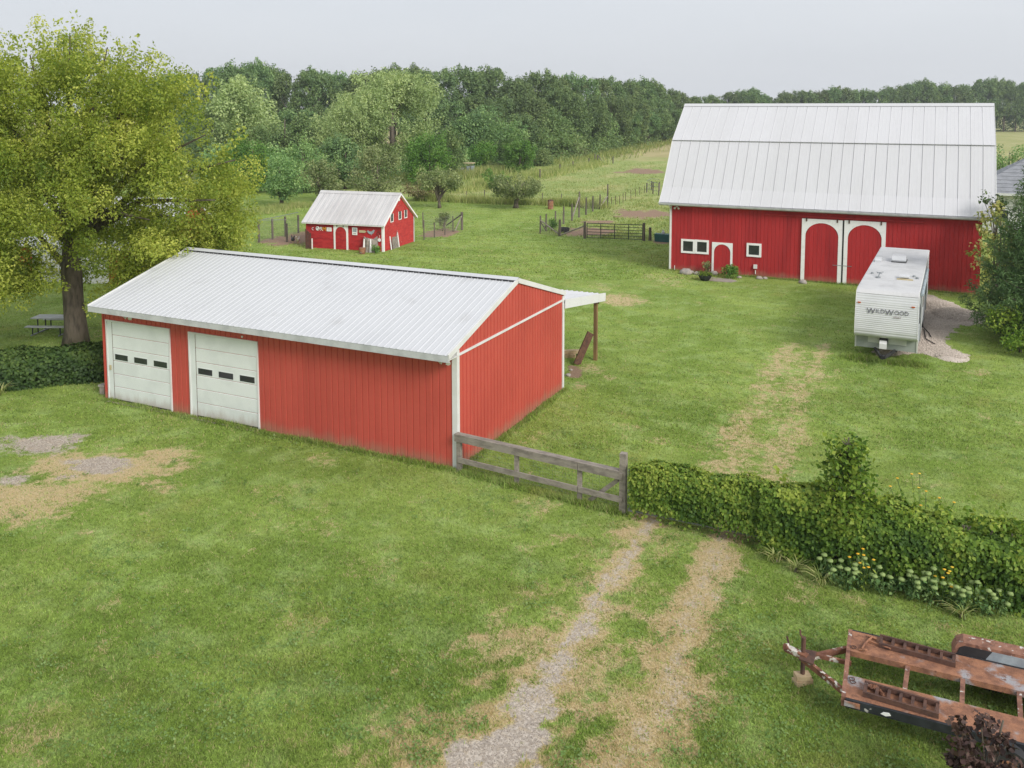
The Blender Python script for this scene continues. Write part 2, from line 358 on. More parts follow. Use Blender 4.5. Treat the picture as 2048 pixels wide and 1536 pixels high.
def masks(x, y):
    n1 = fbm(x, y, .9, 3); n2 = fbm(x, y, 3.2, 9); n3 = fbm(x, y, .35, 21)
    d1 = poly_dist(x, y, T_LEFT, [.9,.85,.6,.42,.36,.34,.3]); d2 = poly_dist(x, y, T_RIGHT, [.5,.5,.45,.42,.4,.36,.3])
    e1 = poly_dist(x, y, T_FAR1, [.6,.6,.5,.4]); e2 = poly_dist(x, y, T_FAR2, [.7,.6,.5,.4])
    both = np.minimum(d1, d2); mid = poly_dist(x, y, T_LEFT[:], [2.2,2.1,1.8,1.6,1.5,1.3,1.2]); mid2 = poly_dist(x, y, T_RIGHT, [1.2]*7)
    dry = .95*sstep(2.2, .5, both+(n1-.5)*2.2+(n2-.5)*2.2)
    dry = np.maximum(dry, .78*sstep(1.15, .4, np.minimum(mid, mid2)+(n1-.5)*1.4+(n2-.5)*1.8)*(y < -.3)*(.55+.45*sstep(-3.0, -7.0, y)))
    dry = np.maximum(dry, .66*sstep(2.0, .3, np.minimum(e1, e2)+(n1-.5)*2.4+(n2-.5)*1.8))
    ef = poly_dist(x, y, [((a[0]+b[0])/2, (a[1]+b[1])/2) for a, b in zip(T_FAR1, T_FAR2)], [1.5, 1.3, 1.0, .8]); dry = np.maximum(dry, .52*sstep(1.2, .2, ef+(n1-.5)*1.6+(n2-.5)*1.6))
    dry = np.maximum(dry, blobsum(x, y, DRY, .6*n1+.4*n2))
    dry = np.maximum(dry, .5*sstep(.63, .80, n1)*((y < 30)))
    dry = np.where(y > 42, np.maximum(dry*.5, .0), dry)
    gravel = sstep(1.1, .5, d1+(n2-.5)*2.2)*sstep(-3.5, -9.5, y)*.9
    gravel = np.maximum(gravel, (.60+.15*sstep(-2, -8, y))*sstep(1.25, .35, d1+(n2-.5)*1.8+(n1-.5)*.8)*(y < -.5))
    gravel = np.maximum(gravel, .52*sstep(1.2, .3, d2+(n2-.5)*2.0)*(y < 0))
    wx = x+(n2-.5)*.9; wy = y+(n1-.5)*1.0
    gravel = np.maximum(gravel, inside(wx, wy, RV_GRAVEL)*1.0)
    gravel = np.maximum(gravel, .92*blobsum(x, y, BARE, .5*n1+.5*n2))
    soil = blobsum(x, y, SOIL, .5*n1+.5*n2)
    past = inside(x+(n1-.5)*1.0, y+(n1-.5)*1.0, PAST)*1.0
    past = np.maximum(past, (y > 66)*1.0)
    field = sstep(140, 175, y+(n3-.5)*40)*(.55+.45*(x < -20))
    return dry, gravel, soil, past, field
def axis(segs):
    r = [segs[0][0]]
    for a, b, st in segs: r += list(np.linspace(a, b, max(1, int(round((b-a)/st)))+1)[1:])
    return np.array(r)
gx = axis([(-2500,-400,300),(-400,-120,14),(-120,-46,2.0),(-46,-24,.5),(-24,20,.2),(20,60,1.5),(60,400,14),(400,2500,300)])
gy = axis([(-200,-16,12),(-16,8,.2),(8,36,.3),(36,70,.55),(70,180,2.2),(180,600,14),(600,3200,260)])
X, Yg = np.meshgrid(gx, gy); shp = X.shape; X = X.ravel(); Yg = Yg.ravel()
dry, gravel, soil, past, field = masks(X, Yg)
ii = np.arange(X.size).reshape(shp)
F = np.stack([ii[:-1,:-1], ii[:-1,1:], ii[1:,1:], ii[1:,:-1]], -1).reshape(-1, 4)
gme = mesh_np('ground', np.stack([X, Yg, np.zeros_like(X)], 1), F, True, dict(dry=dry, gravel=gravel, soil=soil, past=past, field=field))

def grass_nodes(t):
    n1 = wnoise(t, .22, 5, rough=.6); n2 = wnoise(t, .9, 5, rough=.65); n3 = wnoise(t, 7.0, 4, rough=.7); n4 = wnoise(t, .07, 3)
    c = mixc(t, ramp(t, n1, .36, .66), (.198,.285,.056,1), (.285,.370,.090,1))
    c = mixc(t, math_(t, 'MULTIPLY', ramp(t, n2, .46, .68), .7), c, (.32,.42,.145,1))
    c = mixc(t, math_(t, 'MULTIPLY', ramp(t, wnoise(t, 1.7, 4, rough=.7), .52, .68), .7), c, (.165,.25,.05,1))
    c = mixc(t, math_(t, 'MULTIPLY', ramp(t, wnoise(t, 3.1, 5, rough=.75), .58, .74), .5), c, (.38,.45,.21,1))
    c = mixc(t, math_(t, 'MULTIPLY', ramp(t, wnoise(t, .5, 5), .54, .76), .5), c, (.33,.33,.10,1))
    hv = t.nodes.new('ShaderNodeHueSaturation'); t.links.new(c, hv.inputs['Color'])
    mow = wnoise(t, .9, 3, (.16, 1.5, 1)); t.links.new(math_(t, 'ADD', math_(t, 'ADD', math_(t, 'MULTIPLY', n3, .7), math_(t, 'MULTIPLY', mow, .5)), .40), hv.inputs['Value'])
    return hv.outputs[0], n2, n3
def attr(t, n):
    a = t.nodes.new('ShaderNodeAttribute'); a.attribute_name = n; return a.outputs['Fac']
gm, t = newmat('lawn_and_dirt')
c, n2, n3 = grass_nodes(t)
fine = wnoise(t, 22, 5, rough=.75); coarse = wnoise(t, 3.5, 5, rough=.7)
pc = mixc(t, ramp(t, wnoise(t, .8, 6, rough=.7), .38, .68), (.25,.33,.095,1), (.38,.43,.165,1))
pc = mixc(t, ramp(t, wnoise(t, .16, 5, (1,.6,1)), .45, .75), pc, (.44,.42,.19,1))
pc = mixc(t, ramp(t, wnoise(t, 1.6, 4, (.6,1.4,1), .7), .60, .72), pc, (.14,.175,.06,1))
c = mixc(t, attr(t, 'past'), c, pc)
fc = mixc(t, ramp(t, wnoise(t, .12, 6, (1,.3,1)), .4, .65), (.36,.33,.15,1), (.46,.40,.21,1))
c = mixc(t, attr(t, 'field'), c, fc)
nd_ = math_(t, 'ADD', math_(t, 'MULTIPLY', coarse, .6), math_(t, 'MULTIPLY', fine, .4))
def edge(mask, w=.9): return ramp(t, math_(t, 'ADD', mask, math_(t, 'MULTIPLY', math_(t, 'SUBTRACT', nd_, .5), w)), .35, .65)
dc = mixc(t, ramp(t, fine, .35, .65), (.42,.31,.17,1), (.66,.52,.32,1))
c = mixc(t, math_(t, 'MULTIPLY', edge(math_(t, 'MULTIPLY', attr(t, 'dry'), .82), 2.6), .92), c, dc)
so_ = mixc(t, ramp(t, fine, .35, .65), (.24,.155,.105,1), (.36,.255,.185,1))
c = mixc(t, edge(attr(t, 'soil')), c, so_)
vor = t.nodes.new('ShaderNodeTexVoronoi'); vor.inputs['Scale'].default_value = 28
ge = t.nodes.new('ShaderNodeNewGeometry'); t.links.new(ge.outputs['Position'], vor.inputs['Vector'])
sep = t.nodes.new('ShaderNodeSeparateColor'); t.links.new(vor.outputs['Color'], sep.inputs[0])
gc = mixc(t, sep.outputs[0], (.36,.31,.265,1), (.62,.55,.47,1))
gc = mixc(t, ramp(t, coarse, .5, .75), gc, (.50,.41,.29,1))
c = mixc(t, edge(math_(t, 'MULTIPLY', attr(t, 'gravel'), .85), 2.0), c, gc)
p = nd(t, 'BsdfPrincipled', Roughness=.95); p.inputs['Specular IOR Level'].default_value = .1
t.links.new(c, p.inputs['Base Color'])
b = nd(t, 'Bump', Strength=.55, Distance=.06); t.links.new(math_(t, 'ADD', fine, coarse), b.inputs['Height']); t.links.new(b.outputs[0], p.inputs['Normal'])
o = t.nodes.new('ShaderNodeOutputMaterial'); t.links.new(p.outputs[0], o.inputs[0])
ground = link('ground', gme, gm); tag(ground, 'mown green lawn with dry tyre tracks, running into pasture', 'ground', kind='structure')

# ------------------------------------------------------------------ lawn grass: real blades
def blades(P, L, W, lean, rng, tint, dryv):
    n = len(P); a = rng.uniform(0, 2*np.pi, n); d = np.stack([np.cos(a), np.sin(a), np.zeros(n)], 1)
    b = rng.uniform(0, 2*np.pi, n); e = np.stack([np.cos(b), np.sin(b), np.zeros(n)], 1)
    ln = lean*rng.uniform(.2, 1.3, n)
    tip = P + e*(L*ln)[:, None]; tip[:, 2] = P[:, 2] + L*np.sqrt(np.clip(1-ln**2*.5, .1, 1))
    V = np.stack([P-d*W[:, None]/2, P+d*W[:, None]/2, tip], 1).reshape(-1, 3)
    return V, np.arange(3*n).reshape(-1, 3), dict(tint=np.repeat(tint, 3), dry=np.repeat(dryv, 3))
m, t = newmat('grass_blades')
c, n2, n3 = grass_nodes(t)
hv = t.nodes.new('ShaderNodeHueSaturation'); t.links.new(c, hv.inputs['Color']); t.links.new(math_(t, 'ADD', math_(t, 'MULTIPLY', attr(t, 'tint'), 1.2), .6), hv.inputs['Value'])
c = mixc(t, attr(t, 'dry'), hv.outputs[0], (.68,.54,.32,1))
d = nd(t, 'BsdfPrincipled', Roughness=.7); d.inputs['Specular IOR Level'].default_value = .15; t.links.new(c, d.inputs['Base Color'])
tr = t.nodes.new('ShaderNodeBsdfTranslucent'); t.links.new(c, tr.inputs['Color'])
ms = nd(t, 'MixShader'); ms.inputs[0].default_value = .45; t.links.new(d.outputs[0], ms.inputs[1]); t.links.new(tr.outputs[0], ms.inputs[2])
o = t.nodes.new('ShaderNodeOutputMaterial'); t.links.new(ms.outputs[0], o.inputs[0]); GRASS = m
rng = np.random.default_rng(11)
def scatter(N, pxr, pyr):
    px = rng.uniform(pxr[0], pxr[1], N); py = rng.uniform(pyr[0], pyr[1], N)
    D = np.array([ray(0, 0)])  # vectorised ground hit
    a = (px-1024-SX)/FPX; bb = -(py-768-SY)/FPX
    cR, sR = math.cos(ROLL), math.sin(ROLL); r = a*cR-bb*sR; u = a*sR+bb*cR
    cP, sP = math.cos(PITCH), math.sin(PITCH); fw = cP+u*sP; up = u*cP-sP
    cY, sY = math.cos(YAW), math.sin(YAW); dx = r*cY+fw*sY; dy = -r*sY+fw*cY
    k = -CAM[2]/up
    return CAM[0]+dx*k, CAM[1]+dy*k
def in_building(x, y):
    return ((x > -14.6) & (x < .05) & (y > -.02) & (y < 8.05)) | ((x > -2.9) & (x < 15.3) & (y > 33)) | ((y > 30.3+(x+30.4)*.12) & (x > -30.4) & (x < -23.7) & (y < 36.6))
def lawn(N, pxr, pyr, Lr, Wr, keep_dry=.35):
    x, y = scatter(N, pxr, pyr)
    dr, gr, so2, pa, fi = masks(x, y)
    k = (gr+rng.uniform(-.25, .25, N) < .55) & (so2+rng.uniform(-.3, .3, N) < .5) & ~in_building(x, y) & (rng.random(N) > dr*keep_dry)
    x, y, dr = x[k], y[k], dr[k]; n = len(x)
    L = rng.uniform(*Lr, n)*(.6+.8*fbm(x, y, 1.3, 5)); W = rng.uniform(*Wr, n)
    dv = np.clip((dr*.85+(fbm(x, y, 5.0, 88)-.5)*1.3+rng.normal(0, .22, n) > .55)*1.0*rng.uniform(.6, 1, n) + (rng.random(n) < .05)*.6, 0, 1)
    return blades(np.stack([x, y, np.zeros(n)], 1), L, W, 1.15, rng, rng.random(n), dv)
V, F, A = lawn(420000, (-40, 2090), (900, 1570), (.03, .075), (.012, .022))
V2, F2, A2 = lawn(200000, (-40, 2090), (560, 900), (.04, .09), (.02, .035))
V3, F3, A3 = lawn(60000, (400, 1480), (405, 560), (.05, .12), (.05, .08))
Vg = np.concatenate([V, V2, V3]); Fg = np.concatenate([F, F2+len(V), F3+len(V)+len(V2)])
Ag = {k: np.concatenate([A[k], A2[k], A3[k]]) for k in A}
g = link('grass', mesh_np('grass', Vg, Fg, False, Ag), GRASS); tag(g, 'short mown grass blades covering the whole lawn', 'grass', kind='stuff')

HEAP = [(1880,612,1.0,.22),(1912,630,1.15,.30),(1945,634,.8,.20),(1905,714,.7,.12),(1868,650,.7,.12)]
def heap(x, y):
    z = np.zeros(np.shape(x))
    for px, py, r, h in HEAP: c_ = G(px, py); z = np.maximum(z, h*np.clip(1-((x-c_[0])**2+((y-c_[1])*.8)**2)/r**2, 0, 1)**.8)
    return z
def mesh_stones(name, x, y, r, rng):
    n = len(x); base = np.array([[1,0,0],[0,1,0],[-1,0,0],[0,-1,0],[0,0,.7],[0,0,-.5]])
    fc = np.array([[0,1,4],[1,2,4],[2,3,4],[3,0,4],[1,0,5],[2,1,5],[3,2,5],[0,3,5]])
    a = rng.uniform(0, 6.28, n); s = rng.uniform(.7, 1.3, (n, 3))*r[:, None]
    V = base[None]*s[:, None, :]; ca, sa = np.cos(a)[:, None], np.sin(a)[:, None]
    V = np.stack([V[..., 0]*ca-V[..., 1]*sa+x[:, None], V[..., 0]*sa+V[..., 1]*ca+y[:, None], V[..., 2]+.2*r[:, None]+heap(x, y)[:, None]], -1).reshape(-1, 3)
    return mesh_np(name, V, (fc[None]+6*np.arange(n)[:, None, None]).reshape(-1, 3))
def gravel_obj(N, pxr, pyr, rr, thr, label, name, mat='gravel'):
    x, y = scatter(N, pxr, pyr); gr = masks(x, y)[1]; k = (gr+rng.uniform(-.3, .3, N)) > thr
    x, y = x[k], y[k]
    o = link(name, mesh_stones(name, x, y, rng.uniform(*rr, len(x)), rng), MT[mat]); tag(o, label, 'gravel', kind='stuff')
gravel_obj(60000, (820, 1500), (1060, 1560), (.007, .016), .86, 'loose grey gravel along the driveway wheel track', 'driveway_gravel')
gravel_obj(50000, (1735, 1975), (585, 725), (.018, .04), .8, 'pale gravel pad beside the parked camper', 'gravel_pad', 'pale_gravel')
gravel_obj(25000, (-20, 330), (820, 1000), (.012, .028), .78, 'bare stony dirt patches left of the garage doors', 'stony_dirt')

for k, (px, py, r, h) in enumerate(HEAP):
    c_ = G(px, py); m = MB(); n = 18; V = [(c_[0], c_[1], h)]
    for i in range(1, 6):
        for j in range(n): a = 2*math.pi*j/n; rr = r*i/5; xx, yy = c_[0]+rr*math.cos(a), c_[1]+rr*math.sin(a)/.8; V.append((xx, yy, float(h*max(0, 1-(i/5)**2)**.8)-.01*(i == 5)))
    F = [(0, 1+j, 1+(j+1) % n) for j in range(n)]+[(1+(i-1)*n+j, 1+i*n+j, 1+i*n+(j+1) % n, 1+(i-1)*n+(j+1) % n) for i in range(1, 5) for j in range(n)]
    tag(m.add(V, F).build('gravel_heap', MT['pale_gravel'], smooth=True), ['low pale gravel heap nearest the barn beside the camper', 'largest pale gravel heap right of the camper', 'rightmost low pale gravel heap near the evergreen', 'small gravel heap at the near end of the pad', 'small gravel heap close against the camper side'][k], 'gravel heap', 'gravel heaps beside the camper')

# ------------------------------------------------------------------ red steel garage
GL, GW, GH = 14.56, 8.0, 3.62
EZ, RZ, EO, RO_ = 3.57, 4.94, .556, .06
SL = (RZ-EZ)/(GW/2+EO)
def ribbed(width, height, n, depth=.022, lean=.010, rib=.014):
    """one steel sheet in the xz plane facing -y, with n trapezoid ribs; returns profile list (x, y)"""
    p = []; st = width/n
    for k in range(n):
        a = k*st
        p += [(a, 0), (a+st/2-rib-lean, 0), (a+st/2-rib, -depth), (a+st/2+rib, -depth), (a+st/2+rib+lean, 0)]
    p.append((width, 0)); return p
garage = thing('steel_garage', 'long low red steel garage with white metal roof and two white overhead doors', 'garage', (0, 0, 0))
core = MB().prism([(0.04,0),(GW-.04,0),(GW-.04,EZ+SL*(EO)-.10),(GW/2,RZ-.10),(.04,EZ+SL*EO-.10)], 0, -GL+.04, -.06)
core.build('frame_wall', MT['red_steel'], garage)
SW = GL/16
def grooved(width, n, depth, half):
    p = []; st = width/n
    for k in range(n): a = k*st+st/2; p += [(k*st, 0), (a-half, 0), (a-half*.35, depth), (a+half*.35, depth), (a+half, 0)]
    return p+[(width, 0)]
sheet = MB().strip([(x, y-.025) for x, y in grooved(SW-.004, 4, .022, .02)], 2, 0.05, GH).mesh('siding_sheet')
D1, D2 = (-14.42, -11.28), (-10.42, -7.38)      # overhead door openings (outer casing)
for k in range(16):
    x0 = -GL+k*SW; link('siding_sheet', sheet, MT['red_steel'], garage, (x0, 0, 0))
# right gable: sheets of varying height
GWn = 9; gs = GW/GWn
for k in range(GWn):
    pr = [(x, y-.03) for x, y in grooved(gs-.004, 4, .05, .030)]; mb = MB(); n = len(pr); y0 = k*gs
    top = lambda y: min(EZ+SL*(EO+y), EZ+SL*(EO+GW-y))-.06
    V = [(-yy, y0+xx, .05) for xx, yy in pr]+[(-yy, y0+xx, top(y0+xx)) for xx, yy in pr]
    mb.add(V, [(i, i+1, n+i+1, n+i) for i in range(n-1)]); mb.build('siding_sheet', MT['red_steel'], garage)
MB().box(-GL-.02, .035, -.035, -.001, 0, .06).build('base_trim', MT['red_steel'], garage)
MB().box(.001, .04, 0, GW, 0, .06).build('base_trim', MT['red_steel'], garage)
tb = MB().bar((.045, -.04, 3.42), (.045, GW, 3.42), .035, .07); tb.build('gable_trim', MT['white_paint'], garage)
for y in (0, GW):
    MB().box(-.12, .05, y-.05 if y == 0 else y-.12, y+.10 if y == 0 else y+.04, 0, GH-.06).build('corner_trim', MT['white_paint'], garage)
MB().box(-GL-.04, -GL+.03, -.05, .08, 0, GH-.06).build('corner_trim', MT['red_steel'], garage)
# roof: 16 sheets each side + ridge cap + fascia
roof = MB().prism([(-EO+.05,EZ-.075),(GW/2,RZ-.075),(GW+.05,EZ+SL*EO-.09),(GW+.05,EZ+SL*EO-.13),(GW/2,RZ-.14),(-EO+.05,EZ-.13)], 0, -GL-RO_+.03, RO_-.03).build('roof', MT['white_paint'], garage)
RWd = (GL+2*RO_)/16
def roof_sheet(wd, n, p0, p1, depth=.010, lap=0.0, rib=.016, lean=.02):
    pr = ribbed(wd-.003, 1, n, depth=depth, rib=rib, lean=lean)
    d = Vector((0, p1[0]-p0[0], p1[1]-p0[1])); nn = Vector((0, -d.z, d.y)).normalized()
    if nn.z < 0: nn = -nn
    V = [Vector((x, p0[0], p0[1]))+nn*(-y) for x, y in pr]+[Vector((x, p1[0], p1[1]))+nn*(-y) for x, y in pr]
    n_ = len(pr)
    return MB().add(V, [(i, i+1, n_+i+1, n_+i) for i in range(n_-1)]).mesh('roof_sheet')
fs = roof_sheet(RWd, 4, (-EO-.03, EZ-.04-.03*SL+.03), (GW/2, RZ-.02)); bs = roof_sheet(RWd, 4, (GW+.08, EZ+SL*EO-.05), (GW/2, RZ-.02))
for k in range(16):
    link('roof_sheet', fs, MT['roof_white'], roof, (-GL-RO_+k*RWd, 0, 0)); link('roof_sheet', bs, MT['roof_white'], roof, (-GL-RO_+k*RWd, 0, 0))
MB().strip([(GW/2-.20, RZ-.20*SL+.035), (GW/2, RZ+.045), (GW/2+.20, RZ-.20*SL+.035)], 0, -GL-RO_-.03, RO_+.03).build('ridge_cap', MT['roof_white'], roof)
for k in range(64):      # darkness of the rib gaps below the cap, put in as black boxes
    if k % 4 != 3 or True:
        x = -GL-RO_+.02+k*RWd/4
        if k == 0: gapm = MB().box(0, .17, GW/2-.235, GW/2-.205, RZ-.235*SL+.002, RZ-.205*SL+.022).mesh('rib_gap')
        link('rib_gap', gapm, MT['black'], roof, (x, 0, 0))
MB().box(-GL-RO_, RO_, -EO-.02, -EO+.02, EZ-.22, EZ-.02).build('fascia', MT['gutter'], roof)
MB().box(-GL-RO_+.02, RO_-.02, -EO+.02, -.04, EZ-.19, EZ-.165).build('soffit', MT['white_paint'], roof)
for xx in (RO_, -GL-RO_):
    MB().bar((xx, -EO, EZ-.06), (xx, GW/2, RZ-.06), .05, .16).build('rake_trim', MT['white_paint'], roof)
    MB().bar((xx, GW/2, RZ-.06), (xx, GW+.10, EZ+SL*EO-.10), .05, .16).build('rake_trim', MT['white_paint'], roof)
# overhead doors
def overhead(x0, x1):
    d = thing('overhead_door', None, None); d.parent = garage; d.location = (x0, -.03, 0)
    wd = x1-x0; h = 2.97
    MB().box(0, .055, -.035, .02, 0, h).box(wd-.055, wd, -.035, .02, 0, h).box(.055, wd-.055, -.035, .02, h-.06, h).build('door_casing', MT['white_paint'], d)
    MB().box(.055, .30, -.012, .01, 0, h-.06).build('jamb_panel', MT['door_white'], d)
    MB().box(.30, .32, -.014, .0, 0, h-.06).build('track_gap', MT['dark_wood'], d)
    a, b = .32, wd-.055; ph = (h-.14)/6
    for k in range(6):
        z = .08+k*ph
        MB().prism([(-.004,z+.006),(-.012,z+.018),(-.012,z+ph-.018),(-.004,z+ph-.006),(.01,z+ph-.006),(.01,z+.006)], 0, a, b).build('door_section', MT['door_white'], d)
    MB().box(a, b, -.006, .012, 0.03, .08).build('bottom_seal', MT['black'], d)
    for k in range(3):
        cx = a+(b-a)*(.15+.345*k); z = .08+3*ph+.06
        wdw = MB().box(cx-.31, cx+.31, -.022, -.008, z, z+.20).build('window_pane', MT['glass'], d)
        MB().box(cx-.33, cx+.33, -.018, -.010, z-.02, z).box(cx-.33, cx+.33, -.018, -.010, z+.20, z+.22).build('window_frame', MT['door_white'], d)
    return d
overhead(*D1); overhead(*D2)
for dd in (D1, D2):
    MB().box(dd[0]+.1, dd[1], -.22, -.02, -.01, .03).build('concrete_sill', MT['slab'], garage)
def floodlight(parent, x, y, z, mat=MT['white_paint']):
    m = MB()
    for s in (-1, 1):
        m.tube([(x, y, z), (x+s*.10, y-.06, z-.05)], .02, 5); m.tube([(x+s*.09, y-.04, z-.03), (x+s*.14, y-.13, z-.11)], [.035, .075], 8)
    m.box(x-.06, x+.06, y-.02, y+.02, z-.02, z+.04)
    m.build('floodlight', mat, parent)
floodlight(garage, -13.15, -.06, 3.28); floodlight(garage, -.30, -.06, 3.30)
MB().box(-8.06, -8.0, -.06, -.02, 3.03, 3.09).build('door_sensor', MT['white_paint'], garage)
MB().box(-14.28, -14.2, -.08, -.06, 1.15, 1.32).build('keypad', MT['tan'], garage)
# lean-to at the back
LX0, LX1, LY0, LY1, LZ0, LZ1 = -GL, .10, GW+.0, GW+4.3, 3.40, 2.78
lt = MB().prism([(LY0-.02,LZ0-.05),(LY1,LZ1-.05),(LY1,LZ1-.10),(LY0-.02,LZ0-.10)], 0, LX0, LX1-.05).build('lean_to_roof', MT['white_paint'], garage)
ls = roof_sheet(.915, 4, (LY1+.12, LZ1-.03), (LY0+.06, LZ0-.0), depth=.03)
for k in range(16): link('roof_sheet', ls, MT['roof_white'], lt, (LX1-.915*(k+1), 0, 0))
MB().bar((LX1, LY0, LZ0-.14), (LX1, LY1+.1, LZ1-.14), .04, .34).build('rake_board', MT['white_paint'], lt)
MB().bar((LX0, LY1-.25, LZ1-.24), (LX1-.15, LY1-.25, LZ1-.24), .09, .26).build('beam', MT['dark_wood'], garage)
MB().bar((LX1-.22, LY0, LZ0-.24), (LX1-.22, LY1-.2, LZ1-.22), .05, .20).build('rafter', MT['dark_wood'], garage)
for x in (-.16, -4.9, -9.6, -14.3):
    MB().box(x-.07, x+.07, LY1-.40, LY1-.26, 0, LZ1-.2).build('post', MT['brown_wood'], garage)

# things under the lean-to
b = MB().bar((-.62, 11.0, 0.02), (-.25, 11.62, 1.25), .36, .05, up=(1, -.5, .1)).build('leaning_board', MT['dark_wood']); tag(b, 'dark brown weathered board leaning against the lean-to post', 'board')
c0 = G(1148, 716)
for k, (dx, dy, dz, rz) in enumerate([(0, 0, 0, .3), (.12, .2, .14, .55)]):
    o = MB().box(-.35, .35, -.11, .11, 0, .13).build('lumber_offcut', MT['pale_wood'], None, (c0[0]+dx-.3, c0[1]+dy, dz), rz)
    tag(o, ['pale wooden block lying under the lean-to, lower one', 'pale wooden block laid across another under the lean-to'][k], 'lumber', 'offcuts under the lean-to')
for k, (px, py, s) in enumerate([(1136, 752, .12), (1142, 741, .08)]):
    q = G(px, py); o = MB().blob((0, 0, .3*s), (s, s*.8, s*.6), k, 8, 5).build('stone', MT['stone'], None, q); tag(o, ['larger pale stone by the back corner of the steel garage', 'smaller pale stone by the back corner of the steel garage'][k], 'stone', 'stones at the garage corner')
q = G(207, 790)
cb = thing('chimney_block', 'pale concrete block standing at the left corner of the garage', 'block', (q[0]-.1, q[1]+.1, 0), .2)
MB().box(-.1, .1, -.1, .1, 0, .3).build('block', MT['slab'], cb); MB().box(-.13, .13, -.13, .13, .3, .37).build('cap', MT['stone'], cb)

# ------------------------------------------------------------------ gambrel barn
BX, BY = -2.83, 33.04; BL, BD = 18.05, 11.64; BH = 4.45
barn = thing('gambrel_barn', 'tall red barn with pale metal gambrel roof and white arched doors', 'barn', (BX, BY, 0))
prof = [(0.06,0),(BD-.06,0),(BD-.06,4.6),(BD-.55,5.1),(BD-2.7,8.1),(BD/2,10.55),(2.7,8.1),(.55,5.1),(.06,4.6)]
MB().prism(prof, 0, .06, BL-.06).build('frame_wall', MT['barn_red'], barn)
nb = 78; bw = BL/nb
boards = []
for v in range(3):
    g_ = random.Random(v); z0 = -.02+.02*v
    boards.append(MB().prism([(.004,-.012-.006*v),(bw-.006,-.014),(bw-.006,.03),(.004,.03)], 2, z0, BH+.12).mesh('board'))
for k in range(nb): link('board', boards[(k*7 + k//3) % 3], MT['barn_red'], barn, (k*bw, 0, 0))
for xs in (0, BL):
    for k in range(50):
        y0 = k*BD/50+.005; y1 = (k+1)*BD/50-.005; ym = (y0+y1)/2
        zt = np.interp(ym, [0, .5, 2.67, BD/2, BD-2.67, BD-.5, BD], [4.85, 5.42, 8.44, 10.86, 8.44, 5.42, 4.85])-.42
        MB().box(-.02 if xs == 0 else BL-.03, .03 if xs == 0 else BL+.02, y0, y1, 0, zt).build('board', MT['barn_red'], barn)
OX = .67
bprof = [(-.34, 4.50), (.50, 5.42), (2.67, 8.44), (5.82, 10.86)]
rf = MB().prism([(a, z-.06) for a, z in bprof]+[(BD-a, z-.06) for a, z in bprof[::-1][1:]]+[(BD-a, z-.18) for a, z in bprof][:1]+[(BD-a, z-.2) for a, z in bprof[1:]]+[(a, z-.2) for a, z in bprof[::-1][1:]], 0, -OX+.02, BL+OX-.02).build('roof', MT['gutter'], barn)
nr = 30; rw = (BL+2*OX)/nr
def barn_sheet(pp):
    V = []; F = []; pr = [(0, .018), (.015, .018), (.025, 0), (rw/3-.012, 0), (rw/3, .006), (rw/3+.012, 0), (2*rw/3-.012, 0), (2*rw/3, .006), (2*rw/3+.012, 0), (rw-.012, 0), (rw, .017)]
    n = len(pr)
    for i, (a, z) in enumerate(pp):
        j = min(max(i, 0), len(pp)-1); p0 = pp[max(j-1, 0)]; p1 = pp[min(j+1, len(pp)-1)]
        d = Vector((0, p1[0]-p0[0], p1[1]-p0[1])).normalized(); nn = Vector((0, -d.z, d.y)); nn = nn if nn.z > 0 else -nn
        V += [Vector((x, a, z))+nn*h for x, h in pr]
    for i in range(len(pp)-1):
        for k in range(n-1): F.append((i*n+k, i*n+k+1, (i+1)*n+k+1, (i+1)*n+k))
    return MB().add(V, F).mesh('roof_sheet')
lowf = barn_sheet(bprof[:3]); upf = barn_sheet([(2.60, 8.46), bprof[3]])
lowb = barn_sheet([(BD-a, z) for a, z in bprof[:3]]); upb = barn_sheet([(BD-2.60, 8.46), (BD-5.82, 10.86)])
seamm = MB()
for k in range(nr):
    x = -OX+k*rw
    for me_ in (lowf, upf, lowb, upb): link('roof_sheet', me_, MT['barn_roof'], rf, (x, 0, 0))
    if k:
        pts = [(x+.005, a-.02, z+.02) for a, z in bprof]
        MB().tube(pts[1:3], .007, 4).build('roof_seam', MT['seam'], rf); MB().tube(pts[2:], .007, 4).build('roof_seam', MT['seam'], rf)
MB().tube([(-OX, 2.60, 8.44), (BL+OX, 2.60, 8.44)], .018, 5).build('break_flashing', MT['seam'], rf)
MB().strip([(BD/2-.22, 10.86-.12), (BD/2, 10.93), (BD/2+.22, 10.74)], 0, -OX-.02, BL+OX+.02).build('ridge_cap', MT['barn_roof'], rf)
for xx in (-OX, BL+OX):
    for pp in (bprof, [(BD-a, z) for a, z in bprof]):
        for i in range(3): MB().bar((xx, pp[i][0], pp[i][1]-.10), (xx, pp[i+1][0], pp[i+1][1]-.10), .05, .16).build('rake_board', MT['white_paint'], rf)
MB().prism([(-.36,4.32),(-.47,4.36),(-.49,4.47),(-.35,4.47)], 0, -OX, BL+OX).build('gutter', MT['gutter'], rf)
MB().box(-OX+.02, BL+OX-.02, -.34, -.03, 4.36, 4.40).build('soffit', MT['white_paint'], rf)
MB().tube([(.02, -.40, 4.34), (.02, -.10, 4.05), (.02, -.10, .1)], .05, 6).build('downspout', MT['white_paint'], barn)
MB().box(-.03, .10, -.05, -.012, 0, 4.3).build('corner_board', MT['white_paint'], barn)
floodlight(barn, .45, -.06, 4.22)
